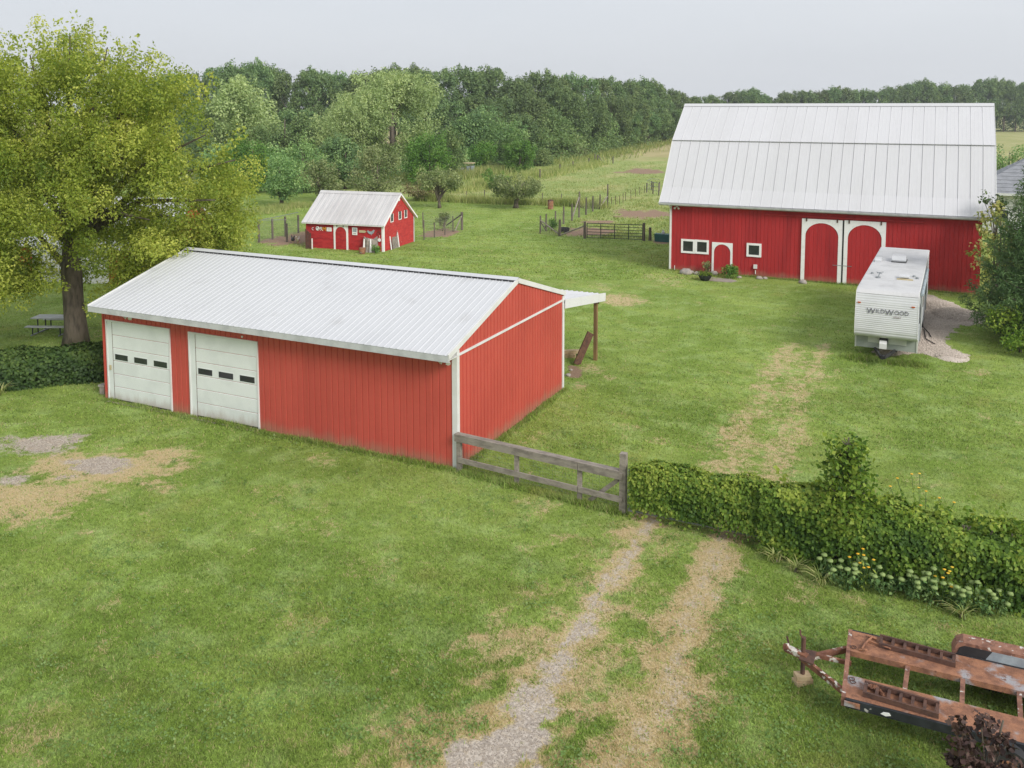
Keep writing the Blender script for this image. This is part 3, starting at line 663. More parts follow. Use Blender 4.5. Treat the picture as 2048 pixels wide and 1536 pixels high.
def arched_door(name, parent, x0, x1, ztop, side, arch_r, arch_z, z0=0.0, mb_mat='barn_red', white='old_white', brd=None, y=-.05):
    """white surround with a round-headed red panel of boards"""
    d = thing(name, None, None); d.parent = parent; d.location = (0, y, 0)
    cx = (x0+x1)/2; hw = cx-x0-side
    n = 18; arc = [(cx+hw*math.cos(math.pi*i/n), arch_z+arch_r*math.sin(math.pi*i/n)) for i in range(n+1)]
    m = MB()
    m.box(x0, x0+side, -.03, .03, z0, arch_z).box(x1-side, x1, -.03, .03, z0, arch_z)
    for yy, fl in ((-.03, 1), (.03, -1)):
        for i in range(n):
            a, b_ = arc[i], arc[i+1]
            ta = (x1 if i == 0 else (x0 if i == n else a[0]+(a[0]-cx)*side/hw), 0); tb_ = (x0 if i+1 == n else b_[0]+(b_[0]-cx)*side/hw, 0)
            f = [(a[0], yy, a[1]), (ta[0], yy, ztop if i else arch_z), (tb_[0], yy, ztop if i+1 < n else arch_z), (b_[0], yy, b_[1])]
            if i == 0: f = [(a[0], yy, a[1]), (x1, yy, arch_z), (x1, yy, ztop), (tb_[0], yy, ztop), (b_[0], yy, b_[1])]
            if i == n-1: f = [(a[0], yy, a[1]), (ta[0], yy, ztop), (x0, yy, ztop), (x0, yy, arch_z), (b_[0], yy, b_[1])]
            m.add(f, [tuple(range(len(f)))])
    for i in range(n): m.add([(arc[i][0], -.03, arc[i][1]), (arc[i+1][0], -.03, arc[i+1][1]), (arc[i+1][0], .03, arc[i+1][1]), (arc[i][0], .03, arc[i][1])], [(0, 1, 2, 3)])
    m.add([(x0, -.03, ztop), (x1, -.03, ztop), (x1, .03, ztop), (x0, .03, ztop)], [(0, 1, 2, 3)])
    m.build('door_surround', MT[white], d)
    nbd = max(4, int(2*hw/.22)); bwd = 2*hw/nbd
    for k in range(nbd):
        xa = cx-hw+k*bwd; xm = xa+bwd/2; u = min(.999, abs(xm-cx)/hw); zt = arch_z+arch_r*math.sqrt(1-u*u)+.02
        ub = [min(.9999, abs(q_-cx)/hw) for q_ in (xa, xa+bwd)]
        zz = [arch_z+arch_r*math.sqrt(max(0, 1-q_*q_)) for q_ in ub]
        MB().prism([(xa+.004, z0+.02), (xa+bwd-.004, z0+.02), (xa+bwd-.004, zz[1]+.01), (xa+.004, zz[0]+.01)], 1, -.012-.003*(k % 2), .03).build('door_board', MT[mb_mat], d)
    return d
dl = arched_door('sliding_door', barn, 5.45-BX, 7.80-BX, 3.88, .22, .82, 2.83, y=-.07)
dr_ = arched_door('sliding_door', barn, 7.90-BX, 10.22-BX, 3.90, .22, .82, 2.85, y=-.07)
for d, xs in ((dl, (5.72, 7.5)), (dr_, (8.17, 9.95))):
    for x in xs: MB().box(x-BX-.04, x-BX+.04, -.06, -.03, 3.72, 3.95).build('roller_hanger', MT['dark_rust'], d)
MB().box(7.80-BX, 7.90-BX, -.05, -.03, 0, 3.88).build('door_gap', MT['black'], barn)
MB().box(7.3-BX, 8.4-BX, -.115, -.10, 1.12, 1.15).build('latch_chain', MT['galv'], barn)
MB().box(3.2-BX, 12.3-BX, -.12, -.03, 3.98, 4.06).build('door_track', MT['barn_red'], barn)
arched_door('entry_door', barn, -.05-BX, 1.26-BX, 2.05, .13, .52, 1.42, y=-.05)
def window(parent, x0, x1, z0, z1, fw=.13, y=-.05, mat='old_white', glass='glass'):
    wn = thing('window', None, None); wn.parent = parent; wn.location = (0, y, 0)
    m = MB().box(x0, x1, -.03, .03, z0, z0+fw).box(x0, x1, -.03, .03, z1-fw, z1).box(x0, x0+fw, -.028, .03, z0+fw, z1-fw).box(x1-fw, x1, -.028, .03, z0+fw, z1-fw)
    m.build('window_frame', MT[mat], wn)
    MB().box(x0+fw, x1-fw, -.006, .0, z0+fw, z1-fw).build('window_pane', MT[glass], wn)
    return wn
window(barn, -2.07-BX, -1.16-BX, 1.22, 2.13); window(barn, -1.15-BX, -.26-BX, 1.23, 2.14)
window(barn, 2.14-BX, 3.05-BX, 1.28, 2.14)
MB().box(2.60-BX, 2.82-BX, -.14, -.03, .55, .80).build('electric_box', MT['white_paint'], barn)
MB().tube([(2.72-BX, -.07, .2), (2.72-BX, -.07, .45)], .03, 6).build('conduit', MT['white_paint'], barn)
MB().tube([(.35, -.07, .02), (.35, -.07, .35)], .025, 6).build('vent_pipe', MT['white_paint'], barn)

# ------------------------------------------------------------------ hen house
CL, CD, CH, CR = 6.5, 5.2, 2.12, 4.05; CYAW = math.radians(7.2)
cp = G(613, 495); coop = thing('hen_house', 'small red clapboard hen house with grey metal gable roof', 'hen house', (cp[0], cp[1], 0), CYAW)
MB().prism([(0.05,0),(CD-.05,0),(CD-.05,CH),(CD/2,CR-.12),(.05,CH)], 0, .05, CL-.05).build('frame_wall', MT['coop_red'], coop)
m = MB(); nc = 17
for k in range(nc):
    z = .02+k*CH/nc; hgt = CH/nc
    m.prism([(.05,z),(-.035,z),(-.012,z+hgt),(.05,z+hgt)], 0, .0, CL)
m.build('front_clapboards', MT['coop_red'], coop)
m = MB(); nc = 31
for k in range(nc):
    z = .02+k*(CR-.2)/nc; hgt = (CR-.2)/nc; zz = z+hgt
    ins = 0 if zz <= CH else (zz-CH)/(CR-CH)*CD/2
    m.add([(CL+.035,ins,z),(CL+.035,CD-ins,z),(CL+.012,CD-ins,zz),(CL+.012,ins,zz),(CL-.05,ins,z),(CL-.05,CD-ins,z),(CL-.05,CD-ins,zz),(CL-.05,ins,zz)], [(0,1,2,3),(0,4,5,1),(3,2,6,7),(0,3,7,4),(1,5,6,2)])
m.build('gable_clapboards', MT['coop_red_worn'], coop)
es, ro = .27, .22; sl = (CR-CH)/(CD/2)
crf = MB().prism([(-es,CH-es*sl+.06),(CD/2,CR+.04),(CD+es,CH-es*sl+.06),(CD+es,CH-es*sl-.03),(CD/2,CR-.06),(-es,CH-es*sl-.03)], 0, -ro, CL+ro).build('roof', MT['old_white'], coop)
ncs = 14; cw = (CL+2*ro)/ncs
f1 = roof_sheet(cw, 1, (-es-.03, CH-es*sl+.075-.03*sl), (CD/2, CR+.06), depth=.035, rib=.012, lean=.012)
f2 = roof_sheet(cw, 1, (CD+es+.03, CH-es*sl+.075-.03*sl), (CD/2, CR+.06), depth=.035, rib=.012, lean=.012)
for k in range(ncs):
    link('roof_sheet', f1, MT['coop_roof'], crf, (-ro+k*cw, 0, 0)); link('roof_sheet', f2, MT['coop_roof'], crf, (-ro+k*cw, 0, 0))
    if k: MB().bar((-ro+k*cw, -es-.03, CH-es*sl+.08-.03*sl), (-ro+k*cw, CD/2-.2, CR+.07-.2*sl), .045, .03).build('roof_seam', MT['seam'], crf)
MB().strip([(CD/2-.24, CR-.24*sl+.10), (CD/2, CR+.11), (CD/2+.24, CR-.24*sl+.10)], 0, -ro-.02, CL+ro+.02).build('ridge_cap', MT['coop_roof'], crf)
MB().bar((CL+ro, -es, CH-es*sl), (CL+ro, CD/2, CR), .04, .12).build('rake_board', MT['old_white'], crf)
MB().bar((CL+ro, CD/2, CR), (CL+ro, CD+es, CH-es*sl), .04, .12).build('rake_board', MT['old_white'], crf)
MB().box(CL-.10, CL+.06, -.06, .12, 0, CH).build('corner_board', MT['old_white'], coop)
MB().box(CL-.02, CL+.06, CD-.1, CD+.03, 0, CH).build('corner_board', MT['gutter'], coop)
arched_door('entry_door', coop, 2.42, 3.62, 1.86, .14, .44, 1.28, mb_mat='coop_red', y=-.07)
for x in (2.72, 3.25): MB().box(x-.025, x+.025, -.13, -.10, 1.72, 1.88).build('roller_hanger', MT['black'], coop)
for y, z in ((1.35, 2.12), (2.7, 2.15), (3.7, 2.15)):
    wn = thing('window', None, None); wn.parent = coop
    MB().box(CL+.02, CL+.045, y-.19, y+.19, z-.02, z+.56).build('window_pane', MT['glass'], wn)
    MB().box(CL+.03, CL+.07, y-.24, y+.24, z-.08, z-.02).box(CL+.03, CL+.065, y-.24, y-.19, z-.02, z+.56).box(CL+.03, CL+.065, y+.19, y+.24, z-.02, z+.56).build('window_frame', MT['old_white'], wn)
    MB().box(CL+.05, CL+.058, y-.012, y+.012, z, z+.56).box(CL+.05, CL+.058, y-.19, y+.19, z+.3, z+.325).build('window_bars', MT['galv'], wn)
MB().box(CL+.03, CL+.07, CD/2-.09, CD/2+.09, CR-.52, CR-.36).build('gable_ornament', MT['old_white'], coop)
# decorations on its front wall (flat signs, things that hang there)
def text_mesh(s, size, ext=.004, name='lettering', shear=0.0):
    cu = bpy.data.curves.new(name, 'FONT'); cu.body = s; cu.size = size; cu.extrude = ext; cu.shear = shear
    o = bpy.data.objects.new('tmp', cu); COL.objects.link(o); dg = bpy.context.evaluated_depsgraph_get(); dg.update()
    me = bpy.data.meshes.new_from_object(o.evaluated_get(dg)); bpy.data.objects.remove(o, do_unlink=True); return me
def on_coop(x, z, dy=-.05):
    v = Matrix.Rotation(CYAW, 3, 'Z') @ Vector((x, dy, 0)); return (cp[0]+v.x, cp[1]+v.y, z)
# a row of cut-out letters, its first letter a plain hook and its second a spotted disc
sg = thing('farm_letters', 'row of cut-out cow print and yellow letters on the hen house', 'sign', on_coop(.55, 1.36, -.06), CYAW)
r90 = (math.pi/2, 0, 0)
hk = [(.09+.08*math.cos(a), -.01, .12+.10*math.sin(a)) for a in np.linspace(.6, 5.4, 9)]
MB().tube(hk, .018, 5).build('letter', MT['white_paint'], sg)
ds = MB(); ds.tube([(.50, -.0, .16), (.50, -.02, .16)], .16, 14); ds.build('letter', MT['old_white'], sg)
for (a, z, r) in ((.44, .20, .05), (.55, .11, .045), (.50, .25, .03)): MB().tube([(a, -.02, z), (a, -.024, z)], r, 7).build('cow_spot', MT['black'], sg)
for s, x, mt in (('R', .68, 'old_white'), ('M', .90, 'yellow')):
    o = link('letter', text_mesh(s, .42), MT[mt], sg, (x, -.012, .0)); o.rotation_euler = r90
for (a, z) in ((.72, .1), (.80, .22), (.76, .3)): MB().tube([(a, -.016, z), (a, -.02, z)], .03, 6).build('cow_spot', MT['black'], sg)
s2 = thing('white_sign', 'small white lettered sign right of the cut-out letters', 'sign', on_coop(1.82, 1.34, -.06), CYAW)
MB().box(0, .42, -.015, .0, 0, .30).build('board', MT['old_white'], s2)
for z in (.20, .13, .07): MB().box(.08, .34, -.018, -.015, z, z+.025).build('text_line', MT['seam'], s2)
s3 = thing('framed_sign', 'grey framed notice on the red wall right of the arched door', 'sign', on_coop(3.98, 1.16, -.06), CYAW)
MB().box(0, .42, -.02, 0, 0, .56).build('board', MT['old_white'], s3); MB().box(.05, .37, -.025, -.02, .22, .50).build('picture', MT['blue_grey'], s3); MB().box(.08, .34, -.025, -.02, .06, .15).build('text_line', MT['seam'], s3)
s4 = tag(MB().prism([(0,.0),(.48,.0),(.62,.09),(.48,.18),(0,.18)], 1, -.02, 0).build('arrow_sign', MT['tan'], None, on_coop(4.55, 1.36, -.06), CYAW), 'cream arrow-shaped sign on the hen house wall', 'sign')
hen = [(0,.20),(.06,.30),(.16,.22),(.34,.20),(.48,.30),(.54,.36),(.58,.30),(.66,.27),(.58,.24),(.55,.12),(.45,.03),(.36,0),(.36,-.08),(.32,-.08),(.32,0),(.20,.01),(.08,.08)]
s5 = tag(MB().prism(hen, 1, -.02, 0).build('hen_cutout', MT['blue_grey'], None, on_coop(5.22, 1.28, -.06), CYAW), 'grey sheet-metal hen silhouette on the hen house wall', 'ornament')
m = MB(); m.tube([(.16+.15*math.cos(a), -.02, .16+.12*math.sin(a)) for a in np.linspace(0, 6.283, 13)], .022, 5)
tag(m.build('wreath', MT['dark_rust'], None, on_coop(6.02, 1.22, -.06), CYAW), 'small rusty brown wreath near the right end of the wall', 'wreath')
m = MB(); m.tube([(0, -.03, .14), (0, -.01, .14)], .13, 14).tube([(0, -.02, .27), (0, -.02, .5)], .01, 4)
tag(m.build('thermometer', MT['old_white'], None, on_coop(6.22, .74, -.06), CYAW), 'round white dial hanging low beside the white corner board', 'thermometer')

def on_coop2(x, y, z): 
    v = Matrix.Rotation(CYAW, 3, 'Z') @ Vector((x, y, 0)); return (cp[0]+v.x, cp[1]+v.y, z)
ld = thing('leaning_door', 'weathered grey plank door with white edge leaning on the gable wall', 'door', on_coop2(CL+.10, 1.35, 0), CYAW)
ld.rotation_euler = (0, math.radians(-7), CYAW)
for k in range(5): MB().box(.0, .03, .0+k*.2, .19+k*.2, 0, 1.42).build('plank', MT['grey_wood'], ld)
MB().bar((.05, .08, .08), (.05, .94, 1.30), .03, .10, up=(1, 0, 0)).build('brace', MT['grey_wood'], ld)
MB().box(.03, .06, .92, 1.02, 0, 1.45).box(.03, .06, -.02, .92, 1.36, 1.46).build('edge_board', MT['old_white'], ld)
ld2 = thing('board_stack', 'narrow white edged board stack leaning left of the plank door', 'board', on_coop2(CL+.12, .98, 0), CYAW); ld2.rotation_euler = (0, math.radians(-7), CYAW)
MB().box(0, .03, 0, .12, 0, 1.25).build('board', MT['old_white'], ld2); MB().box(-.03, .0, .14, .30, 0, 1.2).build('board', MT['dark_rust'], ld2)
# stump with bark, rusty basket and pot in front of the coop
st = thing('tree_stump', 'broad pale weathered tree stump before the hen house corner', 'stump', (*G(741, 503)[:2], 0))
m = MB(); n = 16; V = []
for i, (r, z) in enumerate([(.62, 0), (.50, .25), (.46, .7), (.44, .98)]):
    for k in range(n):
        a = 2*math.pi*k/n; j = 1+.14*math.sin(3*a+1)+.09*math.sin(7*a); V.append((r*j*math.cos(a)*1.15, r*j*math.sin(a)*.8, z+(.16*math.sin(2*a+.6)+.05*math.sin(5*a) if i == 3 else 0)))
m.add(V, [(i*n+k, i*n+(k+1) % n, (i+1)*n+(k+1) % n, (i+1)*n+k) for i in range(3) for k in range(n)]); m.build('bark', MT['grey_wood'], st)
m = MB(); m.add(V[-n:], [tuple(range(n))]); m.build('cut_top', MT['stone'], st)
for k in range(3): MB().tube([(.3-.3*k, -.42, 0), (.28-.29*k, -.38, .5), (.26-.28*k, -.34, .98+.1*(k % 2))], [.10, .07, .05], 6).build('root_ridge', MT['old_white' if k != 1 else 'grey_wood'], st)
q = G(727, 508); tag(MB().lathe([(.19,0),(.23,.15),(.25,.45),(.22,.45)], 12).build('clay_pot', MT['rust'], None, (q[0]-.1, q[1], 0)), 'rusty brown tub left of the tree stump', 'tub')
q = G(700, 499); tag(MB().blob((0,0,.06), (.16,.14,.12), 5, 9, 5).build('door_stone', MT['stone'], None, q), 'pale stone at the foot of the hen house door', 'stone')

# ------------------------------------------------------------------ travel trailer (camper)
rvz = -.0343
rv = thing('camper_trailer', 'long white travel trailer parked nose-out in front of the barn', 'camper', (9.69, 16.83, 0), rvz)
RW_, RL_ = 2.44, 12.45
fp = [(.30,.50),(.30,1.02),(-.08,1.04),(-.17,1.14),(-.20,1.35),(-.17,1.75),(-.10,2.15),(-.02,2.50),(.10,2.80),(.26,2.93),(.45,2.96)]
body = MB(); 
cor = []
for i in range(2, len(fp)-2):
    (a, z), (b_, zz) = fp[i], fp[i+1]; n = max(1, int((zz-z)/.075))
    for k in range(n):
        t0 = k/n; cor += [(a+(b_-a)*t0, z+(zz-z)*t0), (a+(b_-a)*(t0+.5/n)-.011, z+(zz-z)*(t0+.5/n))]
nose = [(.10,2.80),(.26,2.93),(.45,2.96)]
prof_ = cor+nose
poly = [(.30,.50),(.30,1.02)]+prof_+[(RL_,2.96),(RL_,.62),(RL_-3.2,.56)]
body.prism([(a, z) for a, z in poly], 0, .02, RW_-.02)
bd = body.build('body', MT['rv_white'], rv)
MB().prism([(.10,2.825),(.26,2.95),(.45,2.985),(RL_,2.985),(RL_,2.95),(.45,2.95),(.27,2.92),(.12,2.80)], 0, .03, RW_-.03).build('roof_membrane', MT['rv_roof'], rv)
for x in (0, RW_-.03):
    MB().strip([(a-.015, z) for a, z in fp[2:]], 0, x, x+.03).build('corner_moulding', MT['white_paint'], rv)
    MB().box(x, x+.03, .45, RL_, 2.90, 2.965).build('roof_rail', MT['white_paint'], rv)
MB().box(.06, RW_-.06, .26, .30, .48, 1.02).build('lower_panel', MT['rv_lower'], rv)
for x in (0, RW_-.05): MB().box(x, x+.05, .24, .34, .46, 1.03).build('lower_trim', MT['rv_panel'], rv)
for x0, x1 in ((.52, 1.02), (1.32, 2.02)): MB().box(x0, x1, .235, .262, .72, .98).build('access_panel', MT['rv_panel'], rv)
MB().box(.98, 1.30, .02, .28, .84, .99).build('tongue_box', MT['black'], rv)
MB().prism([(-.02,.60),(.02,.90),(-.14,.80),(-.14,.58)], 0, 1.0, 1.28).build('jack_cover', MT['white_paint'], rv)
for s in (.0, 1.0):
    MB().bar((.75+.9*s, .5, .46), (1.14+.12*s, -.95, .44), .07, .12).build('tongue_beam', MT['black'], rv)
MB().tube([(1.2, -1.0, .44), (1.2, -.8, .46)], .08, 8).build('coupler', MT['black'], rv)
for x, z in ((.14, 2.42), (2.22, 2.42)): MB().box(x-.05, x+.07, -.075, -.03, z, z+.05).build('marker_lamp', MT['amber'], rv)
# side walls: siding lines, windows, door, awning on the right side
sd_ = MB()
for k in range(14): sd_.box(RW_-.02, RW_-.005, .5, RL_-.02, .66+k*.16, .74+k*.16)
sd_.build('side_siding', MT['rv_side'], rv)
for y0, y1, z0, z1 in ((1.2,2.2,1.5,2.2),(4.6,5.3,1.5,2.2),(8.2,9.6,1.4,2.3)): 
    MB().box(RW_-.004, RW_+.012, y0, y1, z0, z1).build('side_window', MT['glass'], rv)
MB().box(RW_-.004, RW_+.02, 2.9, 3.6, .7, 2.5).build('entry_door', MT['rv_white'], rv)
MB().tube([(RW_+.07, 1.0, 2.78), (RW_+.07, 7.4, 2.78)], .07, 8).build('awning_roll', MT['blue_grey'], rv)
for y in (1.0, 7.4): MB().bar((RW_+.05, y, .8), (RW_+.05, y, 2.75), .04, .04).build('awning_arm', MT['galv'], rv)
for y in (7.0, 8.0):
    for x in (.02, RW_-.24):
        wh = MB().tube([(x, y, .35), (x+.22, y, .35)], .35, 18).build('wheel', MT['black'], rv)
        MB().tube([(x-.01, y, .35), (x+.23, y, .35)], .17, 12).build('rim', MT['rv_white'], wh)
# roof fittings
ac = MB().prism([(7.6,2.985),(7.55,3.10),(7.75,3.28),(8.55,3.26),(8.65,3.10),(8.6,2.985)], 0, .88, 1.52).build('air_conditioner', MT['rv_white'], rv)
MB().box(.86, 1.54, 7.53, 8.62, 2.985, 3.02).build('base_gasket', MT['black'], ac)
MB().prism([(7.2,2.985),(7.2,3.08),(7.35,3.14),(7.9,3.14),(8.0,2.985)], 0, .14, .42).build('fridge_vent', MT['rv_white'], rv)
vt = MB().prism([(2.92,2.985),(2.92,3.04),(3.02,3.04),(3.1,2.985)], 0, 1.40, 2.06).build('vent_lid', MT['tan'], rv)
MB().prism([(3.15,3.05),(3.15,3.10),(3.6,3.13),(3.6,2.99)], 0, 1.48, 1.90).build('roof_vent', MT['rv_white'], rv)
m = MB(); m.tube([(.62, 3.0, 2.985), (.62, 3.0, 3.03)], .11, 10); m.tube([(.62, 3.0, 3.03), (.66, 3.35, 3.16)], .025, 5); m.tube([(.56, 3.3, 3.15), (.80, 3.55, 3.17)], .02, 4); m.tube([(.52, 3.42, 3.17), (.76, 3.25, 3.13)], .016, 4)
m.build('antenna', MT['galv'], rv)
for x, y in ((.30, 3.9), (2.06, 3.9), (2.2, 3.5)): MB().lathe([(.07, 2.985), (.06, 3.05), (.02, 3.07)], 8, (x, y)).build('vent_cap', MT['galv'], rv)
# lettering on the nose
def nose_text(s, size, x, z, mt, sx=1.0):
    me = text_mesh(s, size, .003)
    zs = np.array([q[1] for q in prof_]); ys = np.array([q[0] for q in prof_]); od = np.argsort(zs)
    o = link('lettering', me, MT[mt], rv); cnt = len(me.vertices); cc = np.zeros(cnt*3, np.float32); me.vertices.foreach_get('co', cc); cc = cc.reshape(-1, 3)
    zz = z+cc[:, 1]; yy = np.interp(zz, zs[od], ys[od])-.030-cc[:, 2]
    me.vertices.foreach_set('co', np.stack([x+cc[:, 0]*sx, yy, zz], 1).astype(np.float32).ravel()); me.update(); return cc[:, 0].max()*sx
xw = .46
for ch, sz in (('W', .33), ('ILD', .235), ('W', .33), ('OOD', .235)):
    xw += nose_text(ch, sz, xw, 2.08 if sz < .3 else 2.03, 'lettering', .98)+.02
nose_text('SPORT', .10, 1.50, 1.93, 'red_letter', 1.0)
for k, pts in enumerate(([(1848,660),(1852,680),(1870,690)], [(1846,655),(1858,668),(1862,676)])):
    m = MB(); m.tube([(*G(a, b_)[:2], .05) for a, b_ in pts], .02, 5)
    tag(m.build('power_cord', MT['black']), ['longer black power cord lying on the gravel beside the camper', 'shorter black cord looped near the camper door'][k], 'cord')

# ------------------------------------------------------------------ rusty equipment trailer
DZ = .62
tr_ = thing('equipment_trailer', 'rusty car hauler trailer with open middle parked on the grass', 'trailer', (11.12, -5.46, 0), 0.02)
TW0, TW1 = -1.0, 1.0      # y extent
for name, y0, y1 in (('runway', TW0, TW0+.62), ('runway', TW1-.66, TW1)):
    rw_ = MB().box(0.05, 6.0, y0, y1, DZ-.012, DZ).build(name, MT['rust'], tr_)
    inner = y1 if y0 < 0 else y0; 
    MB().box(0.06, 6.0, (inner-.03) if y0 < 0 else inner, inner if y0 < 0 else (inner+.03), DZ-.10, DZ-.014).build('inner_angle', MT['rust'], rw_)
MB().box(0, .07, TW0-.02, TW1+.02, DZ-.16, DZ+.008).build('front_crossbar', MT['rust_paint'], tr_)
for y in (TW0-.05, TW1+.0): MB().box(0.07, 6.0, y, y+.05, DZ-.15, DZ-.005).build('side_beam', MT['black_steel'], tr_)
MB().box(.05, .30, TW0-.075, TW0-.05, DZ-.11, DZ-.03).build('lamp_bracket', MT['rust'], tr_)
MB().prism([(.62,DZ-.10),(.70,DZ-.12),(.78,DZ-.09),(.75,DZ-.05),(.66,DZ-.06)], 1, TW0-.058, TW0-.05).build('reflector', MT['old_white'], tr_)
for x in (.98, 1.86, 2.72, 3.55, 4.4): MB().bar((x, TW0+.58, DZ-.05), (x+.06, TW1-.62, DZ-.05), .075, .06).build('crossmember', MT['rust_paint'], tr_)
MB().tube([(3.05, TW0+.1, .42), (3.05, TW1-.1, .42)], .05, 8).build('axle', MT['black_steel'], tr_)
# A-frame tongue
cpl = (-.72, -.06, DZ-.12)
MB().bar(cpl, (.05, .60, DZ-.12), .065, .10).build('tongue_beam', MT['rust_white'], tr_)
MB().bar(cpl, (.05, -.72, DZ-.12), .065, .10).build('tongue_beam', MT['rust_white'], tr_)
MB().bar((-.62, .10, DZ-.10), (.10, .16, DZ-.12), .05, .07).build('tongue_brace', MT['rust_white'], tr_)
m = MB(); m.bar((-1.02, .05, DZ-.06), (-.64, -.08, DZ-.06), .12, .09); m.tube([(-1.05, .06, DZ-.06), (-.98, .035, DZ-.03)], .075, 8)
m.build('coupler', MT['rust_white'], tr_)
MB().add([(-.78,-.20,DZ-.04),(-.52,-.26,DZ-.04),(-.50,.15,DZ-.04),(-.74,.12,DZ-.04),(-.78,-.20,DZ-.07),(-.52,-.26,DZ-.07),(-.50,.15,DZ-.07),(-.74,.12,DZ-.07)], [(0,1,2,3),(7,6,5,4),(0,4,5,1),(1,5,6,2),(2,6,7,3),(3,7,4,0)]).build('jack_plate', MT['dark_rust'], tr_)
jk = MB().tube([(-.72, .0, .18), (-.72, .0, DZ+.26)], .042, 8).build('jack', MT['dark_rust'], tr_)
MB().tube([(-.72, .0, DZ+.22), (-.78, .03, DZ+.28), (-.79, .05, DZ+.36)], .018, 5).build('crank', MT['dark_rust'], jk)
MB().tube([(-.98, .09, DZ-.02), (-1.03, .13, DZ+.12)], .02, 5).build('latch_lever', MT['dark_rust'], tr_)
# ramps lying on the runways
def ramp_(x0, y0, x1, y1, n, hw, z=DZ+.02):
    r = thing('loading_ramp', None, None); r.parent = tr_
    d = Vector((x1-x0, y1-y0, 0)); d.normalize(); q = Vector((-d.y, d.x, 0))*hw
    a, b_ = Vector((x0, y0, z+.03)), Vector((x1, y1, z+.03))
    for s in (-1, 1): MB().bar(a+q*s, b_+q*s, .035, .085).build('side_rail', MT['dark_rust'], r)
    for k in range(n):
        c_ = a+(b_-a)*((k+.15)/(n-.7)); MB().bar(c_-q, c_+q, .05, .05).build('rung', MT['dark_rust'], r)
ramp_(.55, .80, 1.82, .72, 7, .135); ramp_(.34, -.72, 1.50, -.80, 7, .15)
# lashing gear
m = MB(); m.tube([(.42, .86, DZ+.05), (.30, .60, DZ+.04), (.26, .42, DZ+.04)], .022, 5).tube([(.36, .72, DZ+.05), (.75, .62, DZ+.05)], .016, 5).tube([(.36, .90, DZ+.03), (.50, .86, DZ+.03)], .03, 5).tube([(.22, .40, DZ+.03), (.32, .38, DZ+.06), (.34, .44, DZ+.03)], .02, 5)
tag(m.build('load_binder', MT['rust'], None, (11.12, -5.46, 0), .02), 'rusty chain lever binder lying on the far runway', 'binder')
m = MB(); g_ = random.Random(4)
pts = [(.36, -.60), (.42, -.57), (.50, -.58), (.55, -.63), (.50, -.67), (.42, -.65), (.46, -.60), (.56, -.62), (.62, -.70), (.66, -.78), (.70, -.86), (.72, -.90)]
for k in range(len(pts)-1):
    (xa, ya), (xb, yb) = pts[k], pts[k+1]
    for j in range(3):
        t0 = j/3; cx_, cy_ = xa+(xb-xa)*t0, ya+(yb-ya)*t0; a = math.atan2(yb-ya, xb-xa)+(.8 if j % 2 else -.3)
        m.tube([(cx_+.03*math.cos(a+u)*(1 if u % 3.14 < .1 else .6), cy_+.03*math.sin(a+u)*.7, DZ+.04+.02*math.sin(u*2+k)+.02*(k < 7)) for u in np.linspace(0, 6.28, 7)], .009, 4)
tag(m.build('lashing_chain', MT['rust'], None, (11.12, -5.46, 0), .02), 'rusty chain heaped on the near ramp of the trailer', 'chain')
for k, (x, y) in enumerate(((.12, .45), (.14, -.50), (.16, -.58))):
    m = MB(); m.tube([(x+.045*math.cos(u), y+.045*math.sin(u), DZ+.02) for u in np.linspace(0, 6.283, 10)], .01, 4); m.build('tie_ring', MT['dark_rust'], tr_)
# fender + wheels on the far side, and on the near side out of frame
for y0, y1 in ((TW1+.06, TW1+.36),):
    fx0, fx1 = 1.80, 4.3
    fpz = [(fx0,.30),(fx0-.02,.62),(fx0+.05,.78),(fx0+.16,.84),(fx1-.2,.84),(fx1,.70),(fx1,.3)]
    m = MB(); m.prism(fpz, 1, y0, y1); fd = m.build('fender', MT['rust_paint'], tr_)
    MB().prism([(fx0+.06,.62),(fx0+.10,.74),(fx0+.18,.785),(fx0+.62,.785),(fx0+.52,.62)], 1, y0-.012, y0+.01).build('tar_patch', MT['black'], fd)
    MB().prism([(fx0+.45,.62),(fx0+.60,.785),(fx1-.2,.785),(fx1-.05,.62)], 1, y0-.008, y0+.01).build('inner_face', MT['blue_grey'], fd)
for x in (2.45, 3.25):
    for y in (TW1+.10, TW0-.34):
        wh = MB().tube([(x, y, .33), (x, y+.22, .33)], .33, 18).build('wheel', MT['black'], tr_); MB().tube([(x, y-.01, .33), (x, y+.23, .33)], .16, 12).build('rim', MT['rust'], wh)
q = (11.12-.72, -5.46)
for k, (z, r_, s) in enumerate(((0, .25, .17), (.09, .0, .14))):
    o = MB().box(-s, s, -.09, .09, 0, .085).build('wood_block', MT['pale_wood'], None, (q[0], q[1]-.02, z), .5+r_); tag(o, ['pale timber block on the grass under the trailer jack', 'timber block stacked on top under the trailer jack'][k], 'block', 'blocks under the jack')

